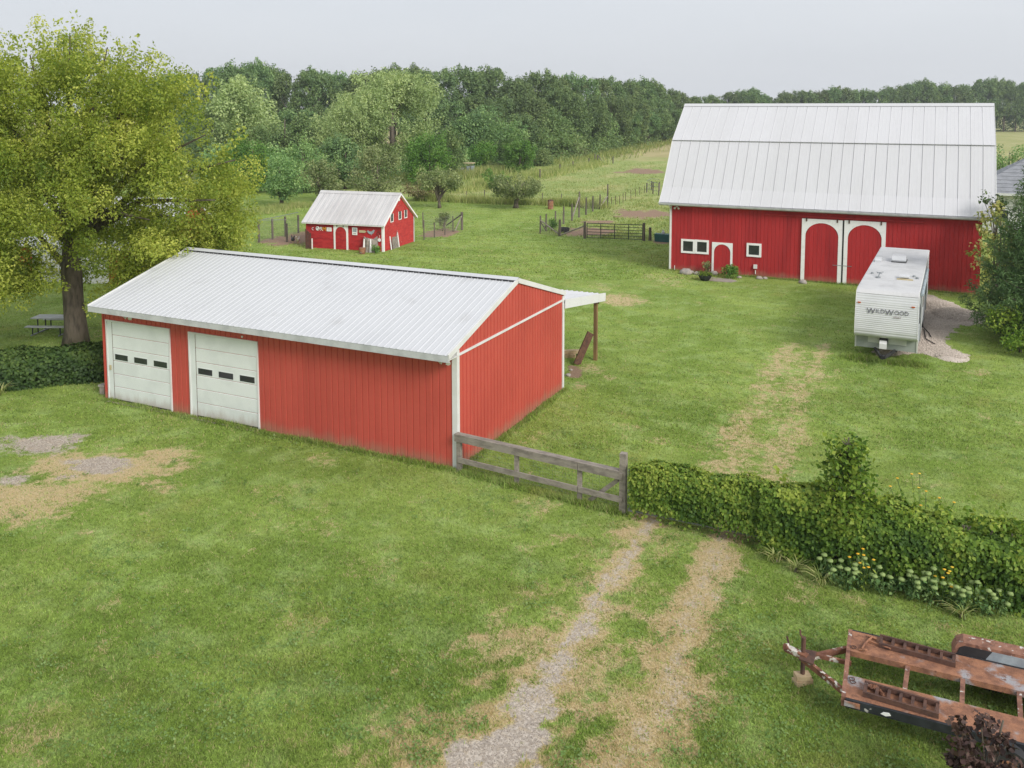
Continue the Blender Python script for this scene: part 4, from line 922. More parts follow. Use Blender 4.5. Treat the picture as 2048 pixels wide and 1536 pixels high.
# ------------------------------------------------------------------ board fence by the garage, tube gate
fence = thing('board_fence', 'grey weathered two-rail board fence from garage corner to the hedge', 'fence', (0, 0, 0))
P0, P1 = np.array([.14, -.10]), np.array([5.28, -.55])
def fpt(t, dy=0): return (P0[0]+(P1[0]-P0[0])*t, P0[1]+(P1[1]-P0[1])*t+dy)
for t_, h, w_ in ((0.0, 1.05, .13), (.375, 1.02, .11), (.755, 1.02, .11), (1.0, 1.62, .17)):
    x, y = fpt(t_); MB().box(x-w_/2, x+w_/2, y-w_/2, y+w_/2, 0, h).build('post', MT['grey_wood'], fence)
def rail(t0, t1, z, h, dy=-.10): 
    a, b_ = fpt(t0, dy), fpt(t1, dy); MB().bar((*a, z), (*b_, z), .045, h).build('rail', MT['grey_wood'], fence)
rail(-.02, .75, 1.02, .17); rail(.753, 1.0, 1.02, .17); rail(0, .75, .40, .15); rail(.753, 1.0, .40, .15)
a, b_ = fpt(-.02, -.02), fpt(.985, -.02); MB().bar((*a, 1.13), (*b_, 1.13), .20, .04).build('cap_board', MT['grey_wood'], fence)
a, b_ = fpt(.80, .02), fpt(.97, .02); MB().bar((*a, .06), (*b_, .86), .05, .11).build('brace', MT['grey_wood'], fence)
def wire_mesh(name, p, q, h, sx, sz, r, mat, parent, z0=.03):
    p, q = np.array(p, float), np.array(q, float); L = np.linalg.norm(q-p); m = MB()
    nx, nz = int(L/sx), int(h/sz)
    for k in range(nx+1):
        c_ = p+(q-p)*k/nx; m.tube([(c_[0], c_[1], z0), (c_[0], c_[1], z0+h)], r, 3, False)
    for k in range(nz+1): m.tube([(p[0], p[1], z0+k*h/nz), (q[0], q[1], z0+k*h/nz)], r, 3, False)
    return m.build(name, mat, parent)
wire_mesh('wire_mesh', fpt(0, .07), fpt(1, .07), .95, .10, .10, .0018, MT['wire'], fence)
gate = thing('tube_gate', 'grey tubular steel gate almost hidden under the climbing vines', 'gate', (5.46, -.62, 0))
g1 = 3.42
for z in (.14, .42, .70, .98, 1.24): MB().tube([(0, 0, z), (g1, .02, z)], .022, 6).build('rail', MT['galv'], gate)
for x in (0.0, 1.14, 2.28, g1): MB().tube([(x, .005, .12), (x, .005, 1.26)], .024, 6).build('upright', MT['galv'], gate)

# ------------------------------------------------------------------ pasture gate, posts and wire
def post_line(px, tops, rad, mat):
    r = []
    for (a, b_), tp in zip(px, tops):
        q = G(a, b_); r.append((q[0], q[1], height_at(q, tp)))
    return r
pf = thing('paddock_fence', 'old wooden post and wire paddock fence with slanted braces', 'fence', (0, 0, 0))
side = post_line([(1080.5,467),(1092,463),(1110.6,456),(1127,448),(1143.7,442),(1158,435),(1172,430),(1185.5,423),(1199.7,418.5),(1215,416)], [431,428,422,413,407,383,394.5,392,389,368], .07, 0)
for k, (x, y, h) in enumerate(side): MB().tube([(x, y, 0), (x+.02, y, h)], [.10 if h > 1.6 else .075, .07], 7).build('post', MT['post_wood'], pf)
front = post_line([(1119.5,472),(1169.4,477)], [439,443], .08, 0)
for x, y, h in front: MB().tube([(x, y, 0), (x, y, h)], [.12, .10], 7).build('post', MT['post_wood'], pf)
for a, b_, za, zb in ((side[0], front[0], side[0][2]*.75, .1), (side[0], side[1], side[0][2]*.7, .1), (front[1], front[0], 1.05, .05), (side[5], side[4], 2.0, .2), (side[9], side[8], 1.3, .2)):
    MB().tube([(a[0], a[1], za), (b_[0], b_[1], zb)], .06, 6).build('brace', MT['grey_wood'], pf)
for a, b_ in [(side[k], side[k+1]) for k in range(9)]+[(side[0], front[0]), (front[0], front[1])]:
    wire_mesh('wire_mesh', a[:2], b_[:2], 1.15, .16, .19, .003, MT['wire'], pf)
gl, gr_ = G(1174, 478), G(1285, 482)
pg = thing('paddock_gate', 'dark green six-bar tubular gate closing the paddock', 'gate', (0, 0, 0))
gh = 1.30
for k in range(6):
    z = .12+k*(gh-.12)/5; MB().tube([(*gl[:2], z), (*gr_[:2], z)], .025 if k < 5 else .032, 6).build('bar', MT['green_steel'], pg)
for k in range(5):
    q = gl+(gr_-gl)*k/4; MB().tube([(q[0], q[1], .08), (q[0], q[1], gh)], .035, 6).build('upright', MT['green_steel'], pg)
gp = post_line([(1287.5,482),(1300,481.5)], [446,455], .1, 0)
gpo = thing('gate_posts', 'two old posts right of the paddock gate with wire to the barn', 'fence', (0, 0, 0))
for x, y, h in gp: MB().tube([(x, y, 0), (x, y, h)], [.13, .11], 7).build('post', MT['post_wood'], gpo)
wire_mesh('wire_mesh', gp[0][:2], G(1334, 483)[:2], 1.1, .2, .22, .003, MT['wire'], gpo)
bf = thing('back_fence', 'thin post and wire fence behind the orchard trees', 'fence', (0, 0, 0))
bp_ = post_line([(842,399),(887,401),(932.6,403.5),(969,405),(1010,406),(1048,407),(1084.6,408),(1123,409),(1160,411)], [385,386,382,380,385,386,386,388,388], .05, 0)
for x, y, h in bp_: MB().tube([(x, y, 0), (x, y, max(h, 1.2))], .05, 6).build('post', MT['post_wood'], bf)
for k in range(len(bp_)-1): wire_mesh('wire_mesh', bp_[k][:2], bp_[k+1][:2], 1.1, .3, .28, .004, MT['wire'], bf)
tf = thing('pasture_fence', 'row of thin steel posts with wire running up the pasture', 'fence', (0, 0, 0))
tp = post_line([(1223,414),(1231,410),(1239,408),(1246,405.5),(1251,401.5),(1261.6,397.5),(1270.5,395),(1279.4,389.5),(1289,385.5)], [394,391,391,386.5,384,380.5,377.5,374,371], .03, 0)
for x, y, h in tp: MB().tube([(x, y, 0), (x, y, h)], .035, 5).build('post', MT['dark_rust'], tf)
for k in range(len(tp)-1): 
    for z in (.5, .9, 1.2): MB().tube([(*tp[k][:2], z), (*tp[k+1][:2], z)], .005, 3).build('wire', MT['wire'], tf)
cf = thing('corral_corner', 'small dark corner of posts and rails beside the barn roof', 'fence', (0, 0, 0))
cp3 = post_line([(1293.5,385),(1306,388),(1317.5,391),(1303,380),(1319,382)], [365.5,364,367,362,364], .06, 0)
for x, y, h in cp3: MB().tube([(x, y, 0), (x, y, h)], .08, 6).build('post', MT['post_wood'], cf)
for i, j in ((0, 1), (1, 2), (0, 3), (3, 4)):
    for z in (.5, 1.0, 1.5): MB().tube([(*cp3[i][:2], z), (*cp3[j][:2], z)], .025, 4).build('rail', MT['wire'], cf)
ff = thing('far_fence', 'far wooden fence corner with brace at the back of the pasture', 'fence', (0, 0, 0))
fp3 = post_line([(1178,331),(1190,326),(1195,325),(1146,338),(1120,345),(1226,327),(1080,356)], [316,308,312,326,334,318,345], .08, 0)
for x, y, h in fp3: MB().tube([(x, y, 0), (x, y, max(1.4, h))], .11, 6).build('post', MT['post_wood'], ff)
MB().tube([(*fp3[2][:2], 1.5), (*G(1207, 328)[:2], .1)], .09, 5).build('brace', MT['post_wood'], ff)
for i, j in ((6, 4), (4, 3), (3, 0), (0, 1), (1, 2), (2, 5)):
    for z in (.5, 1.0): MB().tube([(*fp3[i][:2], z), (*fp3[j][:2], z)], .012, 3).build('wire', MT['wire'], ff)
# hen runs: wire pens left and right of the coop
pl = thing('left_hen_run', 'wire mesh hen run with grey posts left of the hen house', 'fence', (0, 0, 0))
lp = post_line([(518,485),(545.5,479),(571,473),(597,466),(574,484)], [441.5,437.5,433,430,447], .05, 0)
for x, y, h in lp: MB().box(x-.06, x+.06, y-.06, y+.06, 0, h).build('post', MT['post_wood'], pl)
for i, j in ((0, 1), (1, 2), (2, 3), (0, 4)): wire_mesh('wire_mesh', lp[i][:2], lp[j][:2], 1.75, .13, .13, .004, MT['wire'], pl)
wire_mesh('wire_mesh', lp[4][:2], G(612, 490)[:2], 1.75, .13, .13, .004, MT['wire'], pl)
for i, j in ((0, 1), (1, 2), (2, 3), (0, 4)): MB().bar((*lp[i][:2], 1.78), (*lp[j][:2], 1.78), .05, .04).build('top_rail', MT['galv'], pl)
prr = thing('right_hen_run', 'wire mesh hen run with braced corner post right of the hen house', 'fence', (0, 0, 0))
rp = post_line([(924,460),(906,463),(890,470),(869,475),(848,480),(846,455),(880,452)], [424,432,444,445,440,425,430], .05, 0)
for k, (x, y, h) in enumerate(rp): MB().tube([(x, y, 0), (x, y, h)], .11 if k == 0 else .05, 6).build('post', MT['post_wood'], prr)
for i, j in ((0, 1), (1, 2), (2, 3), (3, 4), (0, 6), (6, 5)): wire_mesh('wire_mesh', rp[i][:2], rp[j][:2], 1.5, .14, .14, .004, MT['wire'], prr)
MB().tube([(*rp[0][:2], 1.4), (*G(893, 455)[:2], .2)], .06, 6).build('brace', MT['post_wood'], prr)
MB().tube([(*rp[0][:2], 1.3), (*G(910, 464)[:2], .1)], .05, 6).build('brace', MT['grey_wood'], prr)
# rustic post and slats at the left corner of the coop
q = G(612, 497)
rg = thing('dark_slat_screen', 'dark reddish slatted screen at the left corner of the hen house', 'screen', (q[0], q[1], 0), CYAW)
for k in range(4): MB().bar((.05+.13*k, -.05, 0), (.03+.13*k, -.02, 1.5-.1*k), .09, .05).build('slat', MT['dark_rust'], rg)
MB().box(.55, .62, -.1, -.04, 0, .8).build('white_stake', MT['old_white'], rg)

# ------------------------------------------------------------------ small yard things
q = G(1101, 418)
br = thing('burn_barrel', 'rusty red steel barrel standing on the mown grass by the fence', 'barrel', (*q[:2], 0))
MB().lathe([(.30,.0),(.30,.28),(.32,.30),(.30,.32),(.30,.60),(.32,.62),(.30,.64),(.30,.9)], 14).build('drum', MT['rust'], br); MB().lathe([(.32,.90),(.32,.94),(.28,.95),(.1,1.0)], 14).build('lid', MT['dark_rust'], br)
q = G(1128, 464)
tb2 = thing('rubber_tub', 'low black rubber feed tub on the bare soil behind the paddock gate', 'tub', (*q[:2], 0))
MB().lathe([(.40,0),(.46,.1),(.48,.36),(.44,.38),(.40,.2)], 16).build('tub', MT['black'], tb2); MB().lathe([(.405,.19),(.38,.2)], 16).build('feed', MT['dark_rust'], tb2)
q = G(1326, 483)
bn = thing('water_trough', 'dark teal trough with pale jug beside the barn corner', 'trough', (q[0]-.1, q[1], 0))
MB().prism([(-.5,0),(.7,0),(.75,.62),(-.55,.62)], 1, -.3, .3).build('trough', MT['teal'], bn); MB().lathe([(.12,.62),(.14,.75),(.05,.88),(.05,.95)], 8, (.1, 0)).build('jug', MT['rv_white'], bn)
tbl = thing('picnic_table', 'grey folding picnic table with benches left of the big tree', 'table', (*G(110, 655)[:2], 0), math.radians(23))
tbl.location = (-24.9, 5.55, 0)
MB().box(-.95, .95, -.37, .37, .70, .75).build('tabletop', MT['gutter'], tbl)
for s in (-1, 1):
    MB().box(-.95, .95, s*.72-.14, s*.72+.14, .41, .45).build('bench', MT['gutter'], tbl)
    MB().bar((s*.65, -.85, .04), (s*.65, .85, .04), .05, .05).build('skid', MT['galv'], tbl)
    for y in (-.3, .3): MB().bar((s*.65, y, .04), (s*.65, y, .70), .04, .04).build('leg', MT['black_steel'], tbl)
    for y in (-.72, .72): MB().bar((s*.65, y, .04), (s*.65, y, .41), .04, .04).build('leg', MT['black_steel'], tbl)
# red shed with white roof behind the big tree
sh = thing('red_shed', 'red shed with white metal roof half hidden behind the big tree', 'shed', (-38.2, 12.9, 0), math.radians(14))
MB().box(0, 9.4, 0, 7, 0, 2.3).build('wall', MT['coop_red_worn'], sh)
srf = MB().prism([(-.4,2.25),(3.5,4.9),(7.4,2.25),(7.4,2.15),(3.5,4.75),(-.4,2.15)], 0, -.4, 9.8).build('roof', MT['roof_white'], sh)
for k in range(10): MB().bar((-.3+k*1.1, -.42, 2.28), (-.3+k*1.1, 3.5, 4.93), .04, .04).build('roof_seam', MT['roof_white'], srf)
MB().box(1.0, 6.2, -.04, 0.0, 0, 2.05).build('door', MT['white_paint'], sh)
MB().box(9.3, 9.44, -.05, .1, 0, 2.3).build('corner_board', MT['white_paint'], sh)
MB().prism([(.05,2.3),(6.95,2.3),(3.5,4.6)], 0, .02, 9.38).build('gable', MT['coop_red_worn'], sh)
# house with grey roof right of the barn
hs = thing('grey_roofed_house', 'pale house with grey shingle hip roof beyond the right end of the barn', 'house', (16.2, 61.0, 0), math.radians(-4))
MB().box(0, 14, 0, 10, 0, 3.5).build('wall', MT['white_paint'], hs)
E_ = 3.55; hr = MB().add([(-.6,-.6,E_),(14.6,-.6,E_),(14.6,10.6,E_),(-.6,10.6,E_),(5.0,5.0,7.0),(9.0,5.0,7.0)], [(0,1,5,4),(1,2,5),(2,3,4,5),(3,0,4),(3,2,1,0)]).build('roof', MT['house_roof'], hs)
for a_, b_ in (((-.62,-.62),(14.62,-.62)), ((-.62,10.62),(-.62,-.62)), ((14.62,-.62),(14.62,10.62))): MB().bar((*a_, E_-.10), (*b_, E_-.10), .05, .2).build('fascia', MT['white_paint'], hr)
for k in range(12):
    f = (k+.5)/12; MB().bar((-.6+5.6*f, -.6+5.6*f, E_+3.45*f+.012), (14.6-5.6*f, -.6+5.6*f, E_+3.45*f+.012), .05, .02).build('shingle_course', MT['house_roof'], hr); MB().bar((-.6+5.6*f, -.6+5.6*f, E_+3.45*f+.012), (-.6+5.6*f, 10.6-5.6*f, E_+3.45*f+.012), .05, .02).build('shingle_course', MT['house_roof'], hr)
for x in (1.5, 6, 10.5): window(hs, x, x+1.2, 1, 2.2, mat='white_paint')
# parked utility cart in the bushes
q = G(932, 352)
kt = thing('utility_cart', 'old utility cart with tan roof and blue tarp in the weeds', 'cart', (*q[:2], 0), .15)
MB().box(-1.5, 1.4, -.7, .7, .45, .85).build('body', MT['blue_grey'], kt); MB().box(-1.7, 1.3, -.8, .8, 2.0, 2.15).build('roof', MT['tan'], kt)
for x in (-1.3, 1.1):
    for y in (-.65, .65): MB().tube([(x, y, .85), (x, y, 2.0)], .05, 5).build('post', MT['galv'], kt)
    for y in (-.7, .7): MB().tube([(x, y-.1, .3), (x, y+.1, .3)], .3, 12).build('wheel', MT['black'], kt)
MB().box(.3, 1.2, -.6, .6, .85, 1.6).build('tarp', MT['blue_grey'], kt); MB().box(-1.1, -.3, -.6, .6, .85, 1.3).build('seat', MT['gutter'], kt)
# foot of the barn: stones, slab, planter
for k, (px, py, r_) in enumerate([(1372,548,.42),(1394,549,.24),(1428,549,.28),(1478,556,.18),(1518,558,.22),(1530,558,.17),(1606,567,.26),(1382,546,.2)]):
    q = G(px, py); o = MB().blob((0, 0, r_*.25), (r_, r_*.7, r_*.6), 20+k, 10, 6, .16, -.02).build('field_stone', MT['stone'], None, (q[0], min(q[1], 32.72), 0), smooth=True)
    tag(o, ['largest pale stone at the left foot of the barn', 'grey stone left of the planter at the barn', 'stone at the left foot of the barn entry door', 'small stone right of the shrub by the barn door', 'flat pale stone under the single barn window', 'small round stone under the single barn window', 'grey stone at the foot of the left sliding door', 'stone tucked behind the largest barn stone'][k], 'stone', 'stones along the barn wall')
q = G(1440, 560); o = MB().add([(-.95,-.45,.03),(-.2,-.6,.03),(.8,-.5,.03),(1.05,.05,.03),(.5,.5,.03),(-.7,.5,.03),(-.95,-.45,-.02),(-.2,-.6,-.02),(.8,-.5,-.02),(1.05,.05,-.02),(.5,.5,-.02),(-.7,.5,-.02)], [(0,1,2,3,4,5)]+[(i, (i+6), (i+1) % 6+6, (i+1) % 6) for i in range(6)]).build('stone_slab', MT['slab'], None, (q[0], q[1], 0)); tag(o, 'flat brown stone slab before the barn entry door', 'slab')

# hens
def hen_(px, py, dark, label, rz):
    q = G(px, py); h = thing('hen', label, 'hen', (*q[:2], 0), rz, 'hens in the left run')
    m = MB(); V = []; F = []; n = 10
    ring = [(-.24,.36,.015,.03),(-.16,.30,.05,.07),(-.06,.24,.095,.10),(.05,.23,.10,.105),(.13,.26,.07,.08),(.17,.33,.04,.045),(.19,.40,.034,.036),(.215,.435,.034,.034),(.25,.43,.018,.018)]
    for x, z, ry, rz_ in ring: V += [(x, ry*math.cos(2*math.pi*k/n), z+rz_*math.sin(2*math.pi*k/n)) for k in range(n)]
    for i in range(len(ring)-1): F += [(i*n+k, i*n+(k+1) % n, (i+1)*n+(k+1) % n, (i+1)*n+k) for k in range(n)]
    F += [tuple(range(n)), tuple((len(ring)-1)*n+k for k in range(n))]
    mt = MT['feather_dark' if dark else 'feather_white']
    m.add(V, F).build('body', mt, h, smooth=True)
    MB().prism([(-.18,.30),(-.30,.46),(-.24,.50),(-.12,.36)], 1, -.02, .02).build('tail', mt, h)
    MB().prism([(.19,.46),(.20,.50),(.22,.475),(.235,.50),(.25,.46)], 1, -.008, .008).build('comb', MT['comb'], h)
    MB().tube([(.245,.0,.43),(.285,.0,.42)], [.014,.003], 5).build('beak', MT['horn'], h)
    for s in (-1, 1): MB().tube([(.0, s*.04, .18), (.01, s*.04, .08), (.0, s*.04, .01), (.06, s*.05, .008)], .01, 5).build('leg', MT['horn'], h)
    h.scale = (1.35, 1.35, 1.35)
hen_(586, 487, True, 'dark hen walking in the left hen run', 2.6); hen_(596, 488, False, 'white hen standing near the slatted screen', 1.9)

# ------------------------------------------------------------------ foliage
def unit(v): return v/np.maximum(np.linalg.norm(v, axis=-1, keepdims=True), 1e-9)
def leafcards(P, N, S, rng, aspect=.55, fold=.25, droop=.2):
    n = len(P); N = unit(N); r = unit(rng.normal(size=(n, 3))); T = r - N*(r*N).sum(1, keepdims=True); T = unit(T + np.array([0, 0, -droop]))
    B = unit(np.cross(N, T)); S = S[:, None]
    V = np.stack([P, P+T*S*.45+B*S*aspect/2+N*S*fold*.35, P+T*S, P+T*S*.45-B*S*aspect/2+N*S*fold*.35], 1).reshape(-1, 3)
    i = 4*np.arange(n)[:, None]
    F = np.concatenate([i+np.array([[0, 1, 2]]), i+np.array([[0, 2, 3]])], 1).reshape(-1, 3)
    return V, F
def clump_leaves(C, A, ln, rd, per, leaf, rng, aspect=.55, droop=.2, upn=.7, spread=.16):
    K = len(C); idx = np.repeat(np.arange(K), per); n = len(idx)
    t_ = rng.uniform(-1, 1, n); prof = np.sqrt(np.clip(1-t_**2*.8, .05, 1))
    r = unit(rng.normal(size=(n, 3))); Ax = A[idx]; r = unit(r - Ax*(r*Ax).sum(1, keepdims=True)); rr = rd[idx]*prof*np.sqrt(rng.uniform(.12, 1, n))
    P = C[idx] + Ax*(t_*ln[idx])[:, None] + r*rr[:, None]
    N = r*.8 + np.array([0, 0, upn]) + rng.normal(size=(n, 3))*.45
    V, F = leafcards(P, N, leaf*rng.uniform(.65, 1.3, n), rng, aspect, .25, droop)
    ct = rng.normal(.5, .23, K); tint = np.clip(ct[idx]+rng.normal(0, spread, n), 0, 1)
    return V, F, dict(tint=np.repeat(tint, 4))
def crown_clumps(rng, H, R, base, nl, ncl, upb=.5, keep=.5, lobe=.55):
    c = np.array([0, 0, H*(base+1)/2]); e = np.array([R, R, H*(1-base)/2])
    ld = unit(rng.normal(size=(nl, 3))); lc = c + ld*e*.48; lr = e*lobe*rng.uniform(.75, 1.15, (nl, 1))
    out = []; 
    while len(out) < ncl:
        k = rng.integers(nl); d = unit(rng.normal(size=3)); p = lc[k]+d*lr[k]*rng.uniform(.72, 1.0)
        q = np.linalg.norm((p-c)/e)
        if p[2] < H*base*.75 or (q < .6 and rng.random() > keep*.35): continue
        out.append(p)
    C = np.array(out); O = unit((C-c)/e); A = unit(O + np.array([0, 0, upb]) + rng.normal(size=C.shape)*.35)
    return C, A, c
def trunk_mesh(rng, H, r0, base, C, nlimb, top=.75, lean=.3, fork=None):
    m = MB(); pts = []; rad = []; ph = rng.uniform(0, 6.28)
    for k in range(7):
        f = k/6; pts.append((lean*f*math.cos(ph)+.12*math.sin(4*f+ph)*r0*2, lean*f*math.sin(ph)+.12*math.cos(5*f+ph)*r0*2, H*top*f)); rad.append(r0*(1.35 if k == 0 else 1)*(1-.85*f)+.01)
    m.tube(pts, rad, 9)
    sel = rng.choice(len(C), min(nlimb, len(C)), replace=False)
    for s in sel:
        e = Vector(C[s]); f = rng.uniform(max(.15, base*.7), .75)*min(1, e.z/(H*top)); k = min(5, int(f*6)); a = Vector(pts[k]).lerp(Vector(pts[k+1]), f*6-k)
        mid = a.lerp(e, .5)+Vector((0, 0, .12*(e-a).length)); r_ = rad[k]*.5
        m.tube([a, a.lerp(mid, .6), mid, mid.lerp(e, .55), e], [r_, r_*.8, r_*.6, r_*.38, .015], 5, False)
    return m
def make_tree(name, label, cat, loc, H, R, mat, seed, base=.2, nl=8, ncl=120, per=60, leaf=.3, clump=1.0, elong=1.0, upb=.5, r0=.25, nlimb=9, aspect=.55, droop=.2, group=None, keep=.5, lobe=.55, top=.75, sub=0, trunk_mat='bark', spread=.16):
    rng = np.random.default_rng(seed)
    C, A, c = crown_clumps(rng, H, R, base, nl, ncl, upb, keep, lobe)
    C0 = C
    t_ = thing(name, label, cat, loc, 0, group)
    trunk_mesh(rng, H, r0, base, C0, nlimb, top).build('trunk', MT[trunk_mat], t_, smooth=True)
    rd = clump*rng.uniform(.7, 1.25, len(C)); V, F, A_ = clump_leaves(C, A, rd*elong, rd*.72, per, leaf, rng, aspect, droop, spread=spread)
    link('crown', mesh_np('crown', V, F, False, A_), LEAF[mat], t_)
    return t_
def grow(px, pyb, pyt, hw):
    q = G(px, pyb); z = proj((q[0], q[1], 0))[2]
    return q, height_at(q, pyt), hw*z/FPX

# ---- the big yellow-green tree on the left
rng = np.random.default_rng(5)
q = G(152, 690); H = height_at(q, 70)
big = thing('yellow_green_tree', 'huge yellow-green tree with thick trunk beside the garage', 'tree', (q[0], q[1], 0))
zs = proj((q[0], q[1], 0))[2]/FPX
def bigpt(px, py, off=0.0):      # a point of the crown seen at px, py, 'off' metres towards the camera
    d = ray(px, py); f = np.array([math.sin(YAW), math.cos(YAW), 0]); k = ((q-CAM)@f - off)/(d@f); return CAM+d*k-q
limbs = [(-60,150),(60,110),(140,70),(215,95),(290,150),(350,235),(410,270),(470,320),(430,400),(380,440),(300,440),(20,300),(-120,260),(-100,420),(10,470),(120,430),(220,380),(150,260),(260,300),(70,200)]
C = []; A = []; m = MB()
tr_pts = [(0,0,0),(.05,0,.8),(-.10,.05,2.0),(-.2,.1,3.2),(-.15,.1,4.6),(.0,.1,6.5),(.2,0,9)]
m.tube(tr_pts, [.60,.47,.42,.44,.33,.22,.12], 14)
for k, (px, py) in enumerate(limbs):
    for off in ((2.2, -2.2) if k % 2 else (3.6, -.8)):
        e = Vector(bigpt(px, py, off)); b0 = Vector(tr_pts[3 if e.z < 5 else 4]); mid = b0.lerp(e, .5)+Vector((0, 0, .9))
        m.tube([b0, b0.lerp(mid, .55), mid, mid.lerp(e, .6), e], [.20,.15,.11,.06,.025], 6, False)
m.build('trunk', MT['bark'], big, smooth=True)
OUT = [(-160,330),(-150,180),(-60,100),(0,78),(60,82),(130,55),(200,70),(262,92),(300,140),(345,175),(395,165),(415,215),(400,285),(455,290),(462,345),(498,375),(480,410),(500,440),(470,480),(405,498),(350,510),(300,545),(235,560),(205,610),(130,585),(90,560),(60,590),(0,545),(-80,560),(-160,470)]
LOW = [(330,470),(400,470),(450,450),(280,505),(40,545),(0,505),(190,470),(-40,530),(300,455),(380,430),(345,495),(430,480),(265,535),(-80,520),(470,420)]
ok = 0
while ok < 150:
    px, py = rng.uniform(-160, 500), rng.uniform(70, 600)
    if ok < 2*len(LOW): px, py = LOW[ok//2]
    elif ok < 2*len(LOW)+24: px, py = rng.uniform(120, 350), rng.uniform(130, 330)
    if not inside(np.array([px]), np.array([py]), OUT)[0]: continue
    if ok >= 2*len(LOW) and 70 < px < 230 and 450 < py < 600 and rng.random() < .5: continue      # open under-crown
    ce = np.array([130, 330]); nx = (px-ce[0])/330; ny = (py-ce[1])/275; rr = min(.97, math.hypot(nx, ny))
    dep = 1.2+4.4*math.sqrt(1-rr*rr); off = dep*(rng.uniform(.35, 1.0) if rng.random() < .72 else -rng.uniform(.0, 1.0))
    p = bigpt(px*.97, py+22+max(0, 200-py)*.16, off)
    if ok >= 2*len(LOW) and C and min(np.linalg.norm(p-c_) for c_ in C[::6]) < .85: continue
    o_ = unit(np.array([*(p[:2]*.8), (p[2]-7.0)])); ax = unit(o_+np.array([0, 0, .35])+rng.normal(size=3)*.25); ok += 1
    for j in range(6):
        C.append(p+(ax*rng.uniform(-.5, .7)*(j > 0)+rng.normal(size=3)*np.array([.6, .6, .3])*(j > 0))); A.append(unit(ax+np.array([0, 0, .3])+rng.normal(size=3)*.35))
C = np.array(C); A = np.array(A); sx_, sy_, _z = proj(C+q); kp = ~((sx_ > 105) & (sx_ < 205) & (sy_ > 540)); C, A = C[kp], A[kp]; rd = rng.uniform(.42, .78, len(C))
V, F, A_ = clump_leaves(C, A, rd*1.5, rd*.85, 280, .13, rng, .5, .35, .6)
tips = np.array([bigpt(px, py, rng.uniform(-1, 2)) for px, py in [(30,95),(80,72),(118,62),(150,50),(182,60),(208,72),(236,95),(268,90),(300,105),(342,178),(412,165),(420,175),(470,265),(478,275),(505,372),(512,365),(458,300),(0,75),(-30,90),(55,90)]])
ta = unit(unit(tips-np.array([0, 0, 6.5]))+np.array([0, 0, .8]))
V2, F2, A2 = clump_leaves(tips-ta*.5, ta, np.full(len(tips), 1.0), np.full(len(tips), .28), 60, .19, rng, .5, .3, .5)
me_ = mesh_np('crown', np.concatenate([V, V2]), np.concatenate([F, F2+len(V)]), False, dict(tint=np.concatenate([A_['tint'], A2['tint']])))
link('crown', me_, LEAF['yellow'], big)

# ---- hedges
def hedge_mesh(path, n, leaf, rng, layers=(1., .85, .65)):
    """path: list of (x, y, halfdepth, height); leaves on a lumpy rounded box section"""
    path = np.array(path, float); seg = np.linalg.norm(np.diff(path[:, :2], axis=0), axis=1); cum = np.concatenate([[0], np.cumsum(seg)])
    s = rng.uniform(0, cum[-1], n); g_ = lambda c: np.interp(s, cum, path[:, c])
    x, y, hd, hh = g_(0), g_(1), g_(2), g_(3); tx = np.gradient(path[:, 0]); k = np.clip(np.searchsorted(cum, s)-1, 0, len(seg)-1)
    dv = (path[k+1, :2]-path[k, :2])/seg[k][:, None]; nv = np.stack([dv[:, 1], -dv[:, 0]], 1)   # right-hand normal
    a = rng.uniform(-.15, 1.15, n)*np.pi; ca, sa = np.cos(a), np.sin(a)
    sq = lambda v: np.sign(v)*np.abs(v)**.6
    lump = .78+.5*fbm(s*1.0+a*.3, a*1.6+s*.2, 1.1, 31); f = np.array(layers)[rng.integers(len(layers), size=n)]*lump
    u = sq(ca)*hd*f; z = np.clip(hh*(.42+.58*sq(sa)*f), .03, None)
    z = np.where(sa < 0, rng.uniform(.02, .45, n)*hh, z)
    P = np.stack([x+nv[:, 0]*u, y+nv[:, 1]*u, z], 1)
    N = np.stack([nv[:, 0]*ca*.9, nv[:, 1]*ca*.9, np.clip(sa, 0, 1)*.9+.35], 1)+rng.normal(size=(n, 3))*.45
    V, F = leafcards(P, N, leaf*rng.uniform(.6, 1.3, n), rng, .8, .2, .35)
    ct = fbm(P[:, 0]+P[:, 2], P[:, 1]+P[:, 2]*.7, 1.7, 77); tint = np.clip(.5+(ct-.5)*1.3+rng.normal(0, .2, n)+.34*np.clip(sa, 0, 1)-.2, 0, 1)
    return V, F, dict(tint=np.repeat(tint, 4))
rng = np.random.default_rng(21)
gv = thing('gate_vine', 'dense climbing vine draped over the steel tube gate', 'vine', (0, 0, 0))
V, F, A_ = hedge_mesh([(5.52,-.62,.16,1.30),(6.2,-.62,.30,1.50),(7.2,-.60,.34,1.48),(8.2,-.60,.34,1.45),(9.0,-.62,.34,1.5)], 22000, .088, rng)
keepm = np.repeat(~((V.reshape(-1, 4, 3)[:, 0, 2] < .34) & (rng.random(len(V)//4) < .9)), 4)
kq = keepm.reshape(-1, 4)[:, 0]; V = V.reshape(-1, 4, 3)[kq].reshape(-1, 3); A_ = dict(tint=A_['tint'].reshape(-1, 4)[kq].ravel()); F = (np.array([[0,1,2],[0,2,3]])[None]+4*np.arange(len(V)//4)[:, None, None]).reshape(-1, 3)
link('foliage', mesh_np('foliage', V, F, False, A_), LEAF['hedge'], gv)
m = MB()
for k in range(14): x = 5.7+.24*k; m.tube([(x, -.6, .1), (x+.2*math.sin(k), -.58, .7), (x+.3*math.cos(k), -.6, 1.25)], .012, 4)
m.build('stems', MT['bark'], gv)
hg = thing('vine_hedge', 'tall tangled green hedge running right from the vine-covered gate', 'hedge', (0, 0, 0))
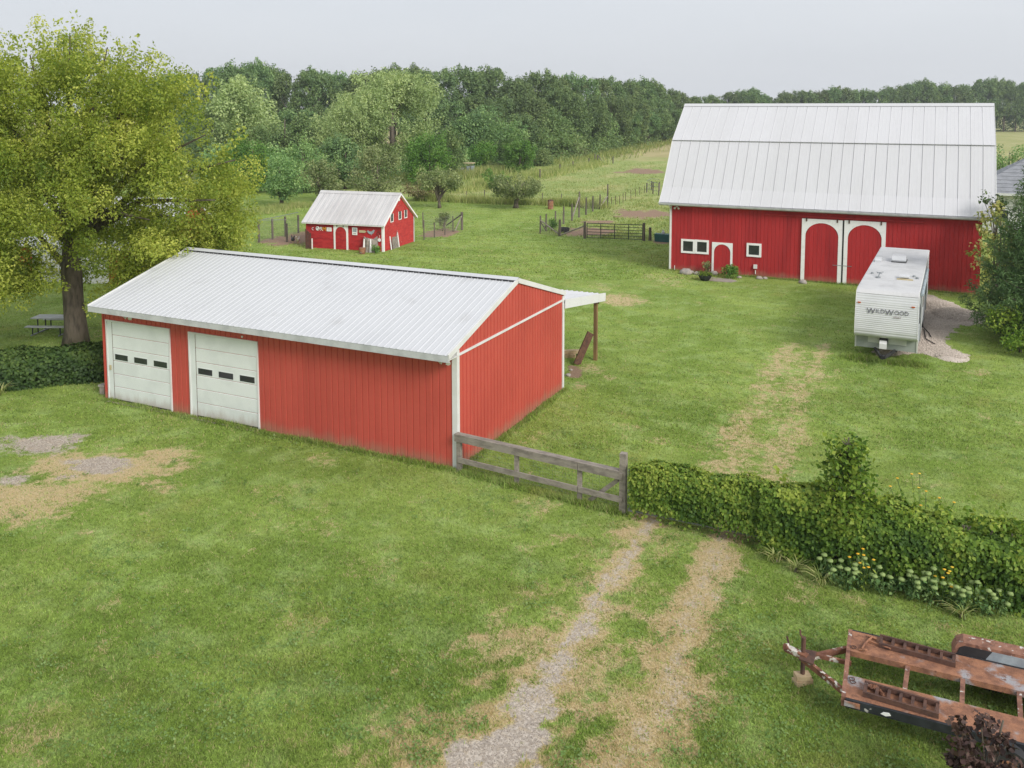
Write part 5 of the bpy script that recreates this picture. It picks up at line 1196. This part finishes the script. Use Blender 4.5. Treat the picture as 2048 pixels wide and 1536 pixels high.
V, F, A_ = hedge_mesh([(8.9,-.72,.38,1.45),(9.7,-.80,.52,1.6),(10.6,-.85,.60,1.72),(11.4,-.82,.60,1.6),(12.3,-.80,.60,1.48),(13.2,-.78,.62,1.45),(14.2,-.75,.65,1.5),(15.6,-.72,.68,1.7),(17,-.7,.7,1.8)], 64000, .095, rng)
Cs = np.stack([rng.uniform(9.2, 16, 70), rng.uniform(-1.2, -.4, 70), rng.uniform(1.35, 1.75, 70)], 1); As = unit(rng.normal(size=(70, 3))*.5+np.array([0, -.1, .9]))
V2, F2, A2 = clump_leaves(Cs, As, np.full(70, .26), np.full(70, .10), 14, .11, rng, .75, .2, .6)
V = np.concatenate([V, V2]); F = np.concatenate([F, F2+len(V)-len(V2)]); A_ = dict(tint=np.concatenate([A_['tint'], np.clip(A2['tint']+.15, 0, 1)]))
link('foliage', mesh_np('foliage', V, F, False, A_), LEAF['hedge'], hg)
m = MB()
for k in range(40): x = 9.1+.2*k; m.tube([(x, -.9, 0), (x+.2*math.sin(k*2.1), -.8-.2*math.cos(k), .8), (x+.3*math.cos(k*1.3), -.9, 1.5)], .015, 4)
m.build('stems', MT['bark'], hg)
q = np.array([10.75, -.9, 0]); H = height_at(q, 875)
SAP = (tuple(q), H)
lh = thing('dark_hedge', 'low dark green hedge left of the garage', 'hedge', (0, 0, 0))
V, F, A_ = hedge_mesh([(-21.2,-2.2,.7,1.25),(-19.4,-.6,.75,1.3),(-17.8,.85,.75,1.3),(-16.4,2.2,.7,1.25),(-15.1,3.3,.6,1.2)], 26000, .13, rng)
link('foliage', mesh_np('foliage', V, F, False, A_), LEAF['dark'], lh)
m = MB()
for k in range(24): f = k/23; x, y = -21+6*f, -2+5.3*f; m.tube([(x, y, 0), (x+.1*math.sin(k), y+.1, .5), (x+.2*math.cos(k), y, 1.0)], .02, 4)
m.build('stems', MT['bark'], lh)

# ---- plants at the foot of the hedge
def sedum(x, y, heads, seed, label, hgt=.55, rad=.3):
    rng = np.random.default_rng(seed); t_ = thing('sedum_plant', label, 'plant', (x, y, 0), 0, 'sedum plants along the hedge'); m = MB(); hm = MB(); P = []
    for k in range(heads):
        a = rng.uniform(0, 6.28); r = rad*math.sqrt(rng.random()); e = (r*math.cos(a)*1.2, r*math.sin(a), hgt*rng.uniform(.75, 1.1)); b0 = (e[0]*.3, e[1]*.3, 0)
        m.tube([b0, (e[0]*.7, e[1]*.7, e[2]*.5), e], .009, 4, False)
        MB().blob((e[0], e[1], e[2]+.01), (.072, .072, .035), seed*9+k, 8, 4, .2, -1).build('flower_head', MT['sedum_head'], t_, smooth=True)
        for j in range(16): f = rng.uniform(.2, .95); P.append((b0[0]+(e[0]-b0[0])*f+rng.normal()*.05, b0[1]+(e[1]-b0[1])*f+rng.normal()*.05, e[2]*f))
    m.build('stems', MT['stem_green'], t_); P = np.array(P); N = rng.normal(size=P.shape)*.5+np.array([0, -.2, .8])
    V, F = leafcards(P, N, .10*rng.uniform(.7, 1.3, len(P)), rng, .55); link('leaves', mesh_np('leaves', V, F, False, dict(tint=np.repeat(rng.random(len(P)), 4))), LEAF['sedum'], t_)
seds = [(1660,1168,4),(1690,1182,5),(1730,1178,5),(1770,1192,6),(1812,1198,6),(1850,1208,7),(1885,1216,5),(1920,1222,7),(1955,1228,6),(1992,1232,4)]
ords = ['leftmost', 'second', 'third', 'fourth', 'fifth', 'sixth', 'seventh', 'eighth', 'ninth', 'rightmost']
for k, (px, py, n) in enumerate(seds):
    q = G(px, py); sedum(q[0], q[1]+.02, n, 50+k, ords[k]+' sedum clump with pale green flower heads along the hedge foot', .5+.06*(k % 3))
def strap_plant(px, py, n, L, seed, label, mat='weed', group=None):
    rng = np.random.default_rng(seed); q = G(px, py); m = MB(); V = []; F = []; T = []
    for k in range(n):
        a = rng.uniform(0, 6.28); l = L*rng.uniform(.6, 1.2); w_ = .016*rng.uniform(.8, 1.6); d = np.array([math.cos(a), math.sin(a), 0]); sd2 = np.array([-d[1], d[0], 0])*w_; b = len(V); c0 = rng.normal(size=3)*.05; c0[2] = 0
        for j, f in enumerate((0, .35, .7, 1.0)): pnt = c0+d*l*(f**1.4)*.75+np.array([0, 0, l*(1.15*f-.75*f*f)]); V += [pnt-sd2*(1-f*.85), pnt+sd2*(1-f*.85)]
        F += [(b+2*j, b+2*j+1, b+2*j+3, b+2*j+2) for j in range(3)]; T += [rng.random()]*8
    t_ = thing('daylily_clump', label, 'plant', (q[0], q[1], 0), 0, group); link('leaves', mesh_np('leaves', V, F, True, dict(tint=T)), LEAF[mat], t_)
    MB().lathe([(.07, 0), (.05, .06), (.02, .1)], 7).build('crown_base', MT['bark'], t_)
for k, (px, py, n, L, lb) in enumerate([(1550,1122,40,.6,'arching daylily clump at the right end of the gate'),(1592,1143,34,.5,'half-dry daylily clump at the hedge foot, second from the gate'),(1642,1168,34,.6,'yellowing daylily clump just left of the sedums'),(1925,1236,30,.6,'daylily clump with pale leaf tips among the right sedums'),(0,790,36,.8,'yellow strap-leaved clump at the left edge before the dark hedge')]): strap_plant(px, py, n, L, 80+k, lb, group='daylily clumps')
def susan(px, py, n, seed, label, z=(.5, .9), mat='yellow', cat='flowers', name='yellow_flowers', spread=.16):
    rng = np.random.default_rng(seed); q = G(px, py); t_ = thing(name, label, cat, (q[0], q[1], 0)); m = MB(); h = MB(); P = []
    for k in range(n):
        e = (rng.normal()*spread, rng.normal()*spread*.75, rng.uniform(*z)); m.tube([(e[0]*.4, e[1]*.4, 0), e], .006, 4, False); MB().lathe([(.012, e[2]-.01), (.038, e[2]+.01), (.016, e[2]+.02)], 8, e[:2]).build('flower_head', MT[mat], t_)
        for j in range(9): f = rng.uniform(.1, .85); P.append((e[0]*(.4+.6*f)+rng.normal()*.04, e[1]*(.4+.6*f)+rng.normal()*.04, e[2]*f))
    m.build('stems', MT['stem_green'], t_); P = np.array(P)
    V, F = leafcards(P, rng.normal(size=P.shape)*.5+np.array([0, 0, .8]), .12*rng.uniform(.7, 1.2, len(P)), rng, .4); link('leaves', mesh_np('leaves', V, F, False, dict(tint=np.repeat(rng.random(len(P)), 4))), LEAF['hedge'], t_)
susan(1712, 1178, 8, 1, 'yellow coneflowers between the left sedums at the hedge'); susan(1882, 1210, 7, 2, 'few yellow coneflowers behind the middle sedums'); susan(2035, 1215, 12, 3, 'yellow coneflowers at the right edge before the hedge', (.7, 1.3))
q = G(1780, 1065); susan(1850, 1090, 10, 4, 'scattered pale yellow flowers growing behind the hedge', (1.2, 1.75), spread=.55)

# ---- clover and broad-leaved weeds in the lawn
rng = np.random.default_rng(41); x, y = scatter(1800, (-40, 2090), (640, 1570)); k_ = (fbm(x, y, .45, 12) > .5) & ~in_building(x, y) & (masks(x, y)[1] < .3); x, y = x[k_], y[k_]
Cw = np.stack([x, y, np.full(len(x), .03)], 1); idx = np.repeat(np.arange(len(x)), 16); n = len(idx)
P = Cw[idx]+np.stack([rng.normal(0, .11, n), rng.normal(0, .11, n), rng.uniform(0, .04, n)], 1)
V, F = leafcards(P, rng.normal(size=(n, 3))*.35+np.array([0, 0, 1]), .045*rng.uniform(.6, 1.5, n), rng, .8, .2, 0)
o = link('lawn_weeds', mesh_np('lawn_weeds', V, F, False, dict(tint=np.repeat(np.clip(rng.normal(.55, .25, len(x))[idx]+rng.normal(0, .12, n), 0, 1), 4))), LEAF['clover']); tag(o, 'clover and broad-leaved weeds scattered through the lawn', 'weeds', kind='stuff')

# ---- purple leaved plant in the near right corner
q = G(1955, 1640); H = 1.75
pp = make_tree('purple_shrub', 'dark purple-brown leafy shrub in front of the trailer', 'shrub', tuple(q), H, .50, 'purple', 61, base=.2, nl=8, ncl=46, per=26, leaf=.09, clump=.12, elong=1.2, r0=.025, nlimb=30, aspect=.8, top=.9, lobe=.5)

# ---- right-hand evergreen and pale maple beside it
def conifer(name, label, loc, H, R, seed, mat='pine', nw=26, per=70, leaf=.22, low=.0, aspect=.16, cat='tree', r0=.22):
    rng = np.random.default_rng(seed); t_ = thing(name, label, cat, loc); C = []; A = []; m = MB(); m.tube([(0, 0, 0), (.05, 0, H*.5), (0, 0, H)], [r0, r0*.65, .015], 9)
    for w_ in range(nw):
        f = low+(1-low)*(w_+.5)/nw; z = H*f; rr = R*(1-f)**.8*(1.08 if w_ % 3 else .85)+.15; n = max(4, int(11*(1-f)+4))
        for k in range(n):
            a = 2*math.pi*(k+.5*rng.random()+.37*w_)/n; L = rr*rng.uniform(.75, 1.12); m.tube([(0, 0, z-.1), (L*.6*math.cos(a), L*.6*math.sin(a), z-.05), (L*math.cos(a), L*math.sin(a), z+.15*L)], [.03, .02, .008], 4, False)
            for fr in (.35, .62, .9): C.append((L*fr*math.cos(a), L*fr*math.sin(a), z-.08+.2*fr*fr*L+rng.normal()*.08)); A.append((math.cos(a), math.sin(a), .45))
    m.build('trunk', MT['bark'], t_); C = np.array(C); A = unit(np.array(A)+rng.normal(size=C.shape)*.25); rd = rng.uniform(.16, .30, len(C))*max(1, R/3)
    V, F, A_ = clump_leaves(C, A, rd*1.7, rd, per, leaf, rng, aspect, .1, .5); link('crown', mesh_np('crown', V, F, False, A_), LEAF[mat], t_); return t_
conifer('hedge_sapling', 'young leafy sapling sticking up out of the hedge', SAP[0], SAP[1], .66, 33, 'hedge', nw=12, per=14, leaf=.115, low=.36, aspect=.75, cat='sapling', r0=.04)
q = G(2088, 685); H = height_at(q, 295)
conifer('evergreen_tree', 'soft dark evergreen filling the right edge beside the barn', (q[0], q[1], 0), H, 3.35, 71, low=.02, per=95, leaf=.24)
q = G(1992, 606); H = height_at(q, 400)
make_tree('pale_maple', 'slender pale-leaved young maple against the right end of the barn', 'tree', (q[0], q[1], 0), H, 1.35, 'maple', 72, base=.12, nl=8, ncl=60, per=30, leaf=.20, clump=.32, elong=1.5, upb=.2, r0=.08, nlimb=22, aspect=.6)
q = G(1984, 598); H = height_at(q, 378)
make_tree('thin_tree', 'thin dark twiggy shoot rising over the barn eave', 'tree', (q[0], q[1], 0), H, .75, 'dark', 73, base=.80, nl=5, ncl=22, per=12, leaf=.20, clump=.22, elong=1.6, r0=.05, nlimb=18, top=.85)
q = G(2040, 705); make_tree('yellowing_shrub', 'yellowing low shrub under the evergreen at the right edge', 'shrub', (q[0], q[1], 0), 1.9, 1.5, 'hedge', 74, base=.05, nl=6, ncl=60, per=40, leaf=.15, clump=.35, r0=.05)
# shrubs at the barn foot
q = G(1461, 556); make_tree('rose_bush', 'dark green bush right of the barn entry door', 'shrub', (q[0], q[1]-.1, 0), .78, .5, 'bright', 75, base=.02, nl=5, ncl=34, per=34, leaf=.11, clump=.2, r0=.02, nlimb=8)
q = G(1413, 549); make_tree('thin_shrub', 'thin upright shrub left of the barn entry door', 'shrub', (q[0], q[1]-.05, 0), .9, .28, 'apple', 76, base=.1, nl=4, ncl=18, per=22, leaf=.10, clump=.16, r0=.02, nlimb=8)
q = G(1410, 561)
pt = thing('bowl_planter', 'dark bowl planter of bright green foliage before the barn', 'planter', (q[0], q[1], 0)); MB().lathe([(.22, 0), (.36, .18), (.42, .34), (.38, .34)], 14).build('bowl', MT['black_steel'], pt)
rng = np.random.default_rng(77); P = rng.normal(size=(900, 3))*np.array([.22, .2, .05])+np.array([0, 0, .42]); V, F = leafcards(P, rng.normal(size=P.shape)*.4+np.array([0, 0, 1]), .08*rng.uniform(.7, 1.3, 900), rng, .6)
link('foliage', mesh_np('foliage', V, F, False, dict(tint=np.repeat(rng.random(900), 4))), LEAF['hedge'], pt)
q = G(885, 462); make_tree('run_shrub', 'small green shrub inside the right hen run', 'shrub', (q[0], q[1], 0), 1.5, .75, 'apple', 78, base=.05, nl=5, ncl=30, per=26, leaf=.15, clump=.25, r0=.03, nlimb=8)
q = G(1104, 462); make_tree('corner_weed', 'leafy weed clump inside the paddock fence corner', 'shrub', (q[0], q[1], 0), 1.1, .6, 'bright', 79, base=.02, nl=5, ncl=24, per=24, leaf=.14, clump=.22, r0=.02, nlimb=6)
q = G(748, 507); make_tree('stump_plant', 'green leafy plant at the foot of the tree stump', 'plant', (q[0], q[1], 0), .55, .45, 'bright', 81, base=.02, nl=4, ncl=16, per=20, leaf=.13, clump=.16, r0=.015, nlimb=5)
q = G(2022, 330); make_tree('far_bush', 'rounded bush behind the grey-roofed house', 'shrub', tuple(G(2020, 350)), 5.2, 5.0, 'mid', 82, base=.02, nl=7, ncl=70, per=40, leaf=.4, clump=1.0, r0=.12)

# ---- orchard trees and tree belt (own shapes for the nearest, shared shapes further back)
def place(px, pyb, pyt, hw, mat, seed, label, name='tree', cat='tree', **kw):
    q, H, R = grow(px, pyb, pyt, hw); return make_tree(name, label, cat, (q[0], q[1], 0), H, R, mat, seed, **kw)
place(880, 416, 335, 44, 'apple', 101, 'loose greyish apple tree with bare trunk behind the hen run', 'apple_tree', base=.28, ncl=90, per=44, leaf=.22, clump=.5, r0=.16, nlimb=24, elong=1.3)
place(1033, 416, 352, 54, 'apple', 102, 'wide low apple tree standing alone on the mown grass', 'apple_tree', base=.33, ncl=110, per=60, leaf=.20, clump=.55, r0=.26, nlimb=24)
place(565, 412, 305, 52, 'mid', 103, 'round grey-green orchard tree left behind the hen house', 'apple_tree', base=.15, ncl=120, per=60, leaf=.24, clump=.75, r0=.2)
place(640, 404, 325, 44, 'apple', 104, 'low bushy orchard tree directly behind the hen house roof', 'apple_tree', base=.1, ncl=90, per=50, leaf=.24, clump=.7, r0=.15)
place(752, 402, 296, 66, 'apple', 105, 'broad pale bush behind the hen house ridge', 'apple_tree', base=.08, ncl=130, per=60, leaf=.24, clump=.8, r0=.18)
place(838, 402, 352, 34, 'russet', 106, 'brownish thin shrub left of the loose apple tree', 'shrub', 'shrub', base=.1, ncl=60, per=34, leaf=.2, clump=.5, r0=.06)
place(785, 350, 146, 128, 'willow', 110, 'large silvery pale willow towering over the hen house', 'willow_tree', base=.14, nl=10, ncl=380, per=120, leaf=.46, clump=1.35, elong=1.7, upb=1.0, aspect=.34, r0=.6, nlimb=10, lobe=.40, keep=.0)
place(700, 356, 205, 70, 'willow', 111, 'smaller silvery willow leaning on the left of the large one', 'willow_tree', base=.05, nl=9, ncl=170, per=90, leaf=.40, clump=1.3, elong=1.8, upb=1.2, aspect=.3, r0=.4)
place(490, 345, 158, 66, 'willow', 112, 'tall rounded pale poplar rising behind the yellow-green tree', 'poplar_tree', base=.1, nl=9, ncl=200, per=80, leaf=.45, clump=1.4, elong=1.3, r0=.4).children[1].active_material = LEAF['mid']
place(640, 345, 232, 55, 'mid', 113, 'mid-green tree between the poplar and the smaller willow', base=.05, ncl=150, per=70, leaf=.4, clump=1.3, r0=.3)
place(570, 350, 200, 52, 'mid', 114, 'grey-green tree right of the tall poplar', base=.05, ncl=160, per=70, leaf=.4, clump=1.3, r0=.3)
place(425, 345, 205, 58, 'mid', 115, 'dense green tree just right of the yellow-green crown', base=.03, ncl=160, per=70, leaf=.38, clump=1.2, r0=.3)
place(505, 385, 268, 62, 'bright', 116, 'dark lush tree low behind the yellow-green crown', base=.02, ncl=150, per=70, leaf=.3, clump=1.0, r0=.2)
place(610, 385, 268, 52, 'mid', 117, 'bushy tree behind the left end of the hen house roof', base=.02, ncl=130, per=64, leaf=.3, clump=1.0, r0=.2)
place(690, 378, 275, 50, 'oak', 118, 'dark green tree in the thicket left of the willow trunk', base=.02, ncl=130, per=64, leaf=.32, clump=1.0, r0=.2)
place(858, 370, 262, 46, 'bright', 119, 'bright green tree at the right foot of the willow', base=.02, ncl=130, per=64, leaf=.3, clump=1.0, r0=.2)
place(905, 358, 262, 34, 'mid', 120, 'grey-green tree above the old utility cart', base=.05, ncl=110, per=60, leaf=.32, clump=1.0, r0=.2)
place(962, 335, 216, 56, 'oak', 121, 'round dark tree right of the large willow', base=.04, ncl=170, per=64, leaf=.42, clump=1.4, r0=.3)
place(1012, 330, 232, 42, 'mid', 122, 'light green tree behind the bright bush', base=.04, ncl=130, per=60, leaf=.4, clump=1.2, r0=.25)
place(1038, 348, 282, 34, 'bright', 123, 'bright green bush at the meadow edge', 'meadow_bush', 'bush', base=.01, ncl=120, per=64, leaf=.3, clump=.8, r0=.15)
place(965, 345, 285, 36, 'bright', 124, 'leafy bush behind the weeds left of the bright bush', 'meadow_bush', 'bush', base=.01, ncl=90, per=60, leaf=.32, clump=.9, r0=.15)
place(1068, 322, 238, 34, 'mid', 125, 'slim green tree right of the bright bush', base=.04, ncl=110, per=60, leaf=.4, clump=1.2, r0=.2)
place(1105, 318, 222, 46, 'mid', 126, 'tall light green tree in the middle of the meadow edge', base=.03, ncl=160, per=60, leaf=.42, clump=1.4, r0=.3)
place(1152, 312, 222, 36, 'oak', 127, 'dark narrow tree right of the tall light green one', base=.03, ncl=130, per=60, leaf=.45, clump=1.4, r0=.3)
place(1192, 306, 218, 38, 'mid', 128, 'green tree left of the pointed tree at the meadow edge', base=.03, ncl=130, per=60, leaf=.48, clump=1.5, r0=.3)
place(1228, 300, 210, 36, 'mid', 129, 'pointed light green tree near the far meadow corner', base=.02, ncl=130, per=60, leaf=.5, clump=1.5, r0=.3)
place(1085, 332, 298, 26, 'mid', 130, 'low bush at the foot of the slim green tree', 'meadow_bush', 'bush', base=.01, ncl=60, per=50, leaf=.32, clump=.9, r0=.1)
place(1150, 318, 288, 26, 'apple', 131, 'grey low bush at the meadow edge below the dark narrow tree', 'meadow_bush', 'bush', base=.01, ncl=60, per=50, leaf=.34, clump=.9, r0=.1)
place(990, 378, 335, 24, 'bright', 132, 'small bush behind the lone apple tree', 'meadow_bush', 'bush', base=.01, ncl=50, per=44, leaf=.2, clump=.5, r0=.08)

# ---- woodland skyline: five crowns, copied tree by tree
protos = []
for k in range(6):
    pr_ = make_tree('woodland_tree', 'x', 'tree', (0, 0, 0), 20, 8.5, 'oak', 200+k, base=[.10, .05, .12, .05, .10, .0][k], nl=[14, 18, 11, 16, 20, 12][k], ncl=360, per=44, leaf=.55, clump=1.3, elong=.75, upb=.25, r0=.35, nlimb=6, lobe=[.42, .38, .46, .40, .36, .44][k], keep=.0); protos.append(pr_)
used = [False]*6
WOOD = []
g_ = random.Random(9)
def wood(px, pyb, pyt, hw, label, group): WOOD.append((px, pyb, pyt, hw, label, group))
LA, GA = 'dark broad-crowned tree of the woodland skyline behind the willow', 'woodland trees behind the willow'
for px, top, hw in [(352,138,34),(395,132,36),(432,128,38),(478,126,36),(515,124,34),(548,118,38),(592,134,36),(630,130,38),(668,133,34),(706,140,36),(742,137,40),(792,134,44),(835,137,36),(868,126,44),(918,126,42),(955,134,36),(988,124,40),(330,150,34)]: wood(px, 306+g_.uniform(-6, 4), top-8+g_.uniform(-4, 4), hw*1.2, LA, GA)
LB, GB = 'dark woodland tree in the belt narrowing towards the barn roof', 'woodland trees along the meadow'
for px, pyb, top, hw in [(1032,306,152,38),(1075,303,146,38),(1112,300,142,36),(1145,297,138,36),(1180,294,148,36),(1212,291,150,32),(1245,288,153,32),(1276,285,158,32),(1304,283,163,28),(1330,280,172,26),(1354,278,180,24),(1376,276,186,24),(1398,273,190,22),(1418,271,192,22),
    (1060,316,190,36),(1120,312,178,36),(1175,307,185,34),(1222,301,190,32),(1262,296,185,30),(1298,291,190,28),(1330,286,198,26),(1356,282,205,24),(1290,293,225,24),(1325,287,232,22),(1352,281,238,20),(1250,298,220,26)]: wood(px, pyb, top-6+g_.uniform(-3, 3), hw*1.2, LB, GB)
LC, GC = 'distant woodland tree in the skyline above the barn roof', 'woodland trees above the barn'
for k in range(30): px = 1432+23*k; wood(px, 266-.1*k, float(np.interp(px, [1430,1480,1540,1620,1740,1860,1960,2100], [190,174,182,172,168,160,151,150]))+g_.uniform(-6, 7), 22+g_.uniform(0, 8), LC, GC)
LD, GD = 'dark tree filling the thicket behind the orchard', 'thicket trees behind the orchard'
for px, pyb, top in [(400,330,190),(455,325,215),(540,325,225),(600,325,205),(655,322,195),(720,320,200),(850,322,180),(905,320,190),(950,318,180),(1000,315,190),(930,330,240),(1030,322,215),(380,360,260),(440,370,300)]: wood(px, pyb, top, 44, LD, GD)
for i, (px, pyb, pyt, hw, lb, gp_) in enumerate(WOOD):
    k = (i*5+i//6) % 6; o = protos[k] if not used[k] else copy_tree(protos[k]); used[k] = True
    q, H, R = grow(px, pyb, pyt, hw); o.location = (q[0], q[1], 0); o.scale = (1.35*R/8.5, 1.35*R/8.5, H/20); o.rotation_euler = (0, 0, g_.uniform(0, 6.28)); o['label'] = lb; o['group'] = gp_; o['category'] = 'tree'

# ---- undergrowth along the woodland edges
def undergrowth(name, label, line, n, hmax, rad, leaf, per, mat, seed):
    rng = np.random.default_rng(seed); pts = np.array(pw(*line)); s_ = np.concatenate([[0], np.cumsum(np.linalg.norm(np.diff(pts, axis=0), axis=1))]); u = rng.uniform(0, s_[-1], n)
    hh = hmax*fbm(u, u*0, .05, 8)*1.4
    C = np.stack([np.interp(u, s_, pts[:, 0])+rng.normal(0, 1.5, n), np.interp(u, s_, pts[:, 1])+rng.uniform(0, 6, n), rng.uniform(.02, 1, n)*hh], 1)
    V, F, A_ = clump_leaves(C, unit(rng.normal(size=(n, 3))*.6+np.array([0, 0, .8])), np.full(n, rad), np.full(n, rad*.9), per, leaf, rng)
    V[:, 2] = np.maximum(V[:, 2], 0); o = link(name, mesh_np(name, V, F, False, A_), LEAF[mat]); tag(o, label, 'undergrowth', kind='stuff')
undergrowth('far_undergrowth', 'leafy undergrowth along the far woodland above the barn', [(1395,271),(1500,266),(1700,264),(1900,263),(2110,262)], 750, 11, 2.2, .9, 26, 'oak', 301)
undergrowth('edge_undergrowth', 'bushy undergrowth along the woodland edge of the meadow', [(1060,330),(1120,324),(1200,309),(1280,293),(1345,279),(1400,271)], 520, 6.5, 1.3, .5, 30, 'mid', 302)
undergrowth('thicket_undergrowth', 'bushy undergrowth in the thicket behind the orchard', [(380,385),(480,375),(600,368),(720,362),(830,358),(900,352)], 520, 5.5, 1.0, .34, 34, 'mid', 303)

# ---- tall weeds and rough pasture grass
rng = np.random.default_rng(91)
def weed_band(poly, N, spread, L, W, name, label, lean=.6):
    pts = np.array(poly); s = np.concatenate([[0], np.cumsum(np.linalg.norm(np.diff(pts, axis=0), axis=1))]); u = rng.uniform(0, s[-1], N)
    x = np.interp(u, s, pts[:, 0])+rng.normal(0, spread, N); y = np.interp(u, s, pts[:, 1])+rng.normal(0, spread, N)
    k = fbm(x, y, .5, 40)+rng.uniform(-.2, .2, N) > .42; x, y = x[k], y[k]; n = len(x)
    V, F, A_ = blades(np.stack([x, y, np.zeros(n)], 1), rng.uniform(*L, n), rng.uniform(*W, n), lean, rng, np.clip(fbm(x, y, .9, 50)+rng.normal(0, .25, n), 0, 1), np.zeros(n))
    o = link(name, mesh_np(name, V, F, False, dict(tint=A_['tint'])), LEAF['weed']); tag(o, label, 'weeds', kind='stuff')
weed_band(pw((838,400),(930,404),(1010,407),(1085,409),(1160,412),(1200,417)), 15000, .55, (.4, 1.1), (.05, .10), 'fence_weeds', 'tall weeds along the wire fence behind the apple trees')
weed_band(pw((900,385),(960,372),(1040,358),(1110,345),(1190,328)), 16000, 1.4, (.5, 1.2), (.07, .15), 'meadow_weeds', 'pale tall weeds along the fence across the meadow')
weed_band(pw((830,362),(900,356),(960,350),(1010,345)), 9000, 2.2, (.8, 1.8), (.08, .16), 'cart_weeds', 'tall weeds around the old utility cart')
weed_band(pw((1100,329),(1200,308),(1280,291),(1345,277),(1420,269)), 14000, 4.0, (.8, 1.8), (.15, .32), 'edge_weeds', 'rough straw coloured growth along the woodland edge')
weed_band(pw((420,420),(470,428),(520,425),(600,412)), 7000, 1.0, (.3, .7), (.04, .08), 'bed_weeds', 'overgrown flower bed left of the hen run')
susan(470, 432, 40, 6, 'orange flowers in the bed left of the hen run', (.3, .7), 'orange', 'flowers', 'orange_flowers')
def rough(N, pxr, pyr, L, W):
    x, y = scatter(N, pxr, pyr); dr, gr2, so2, pa, fi = masks(x, y); k = (pa > .5) & (so2 < .4) & ~in_building(x, y) & (fbm(x, y, .7, 60)+rng.uniform(-.25, .25, N) > .45); x, y = x[k], y[k]; n = len(x)
    return blades(np.stack([x, y, np.zeros(n)], 1), rng.uniform(*L, n), rng.uniform(*W, n), .9, rng, np.clip(fbm(x, y, .6, 61)+rng.normal(0, .22, n), 0, 1), np.zeros(n))
V, F, A_ = rough(60000, (830, 1345), (325, 485), (.10, .32), (.05, .11))
o = link('pasture_grass', mesh_np('pasture_grass', V, F, False, dict(tint=A_['tint'])), LEAF['weed']); tag(o, 'rough uneven pasture grass beyond the paddock gate', 'grass', kind='stuff')
# grass fringe at the foot of walls and posts
def fringe(poly, N, spread, L, name, label):
    pts = np.array(poly); s = np.concatenate([[0], np.cumsum(np.linalg.norm(np.diff(pts, axis=0), axis=1))]); u = rng.uniform(0, s[-1], N)
    x = np.interp(u, s, pts[:, 0])+rng.normal(0, spread, N); y = np.interp(u, s, pts[:, 1])-np.abs(rng.normal(0, spread, N)); k = ~in_building(x, y); x, y = x[k], y[k]; n = len(x)
    V, F, A_ = blades(np.stack([x, y, np.zeros(n)], 1), rng.uniform(*L, n)*(.5+fbm(x, y, 1.2, 70)), rng.uniform(.014, .03, n), .7, rng, rng.random(n), (rng.random(n) < .1)*.6)
    o = link(name, mesh_np(name, V, F, False, A_), GRASS); tag(o, label, 'grass', kind='stuff')
fringe([(-14.5,-.05),(-11.3,-.1),(-10.4,-.05),(-7.4,-.1),(0,-.06),(.1,-.05)], 9000, .10, (.05, .18), 'front_wall_grass', 'untrimmed grass along the garage front wall')
fringe([(.12,.1),(.12,8.1)], 6000, .08, (.05, .16), 'gable_wall_grass', 'untrimmed grass along the garage gable wall')
fringe([(.2,-.1),(5.3,-.55)], 7000, .10, (.06, .2), 'fence_grass', 'untrimmed grass under the board fence')
fringe([(-2.8,33.0),(5.4,33.0),(15.2,33.0)], 6000, .10, (.06, .2), 'barn_wall_grass', 'untrimmed grass along the barn wall')
fringe([(9.5,17.0),(12.2,17.0)], 5000, .25, (.08, .25), 'camper_grass', 'longer grass growing under the camper nose')

# ------------------------------------------------------------------ summer haze in the air
hz = MB().box(-420, 420, -60, 620, -1.0, 45.0).mesh('haze')
hm, t = newmat('haze_air'); pv = t.nodes.new('ShaderNodeVolumePrincipled'); pv.inputs['Density'].default_value = .00030
pv.inputs['Color'].default_value = (.88, .93, 1.0, 1); pv.inputs['Anisotropy'].default_value = .2
o = t.nodes.new('ShaderNodeOutputMaterial'); t.links.new(pv.outputs[0], o.inputs['Volume'])
tag(link('haze', hz, hm), 'thin summer haze in the air', 'haze', kind='stuff')
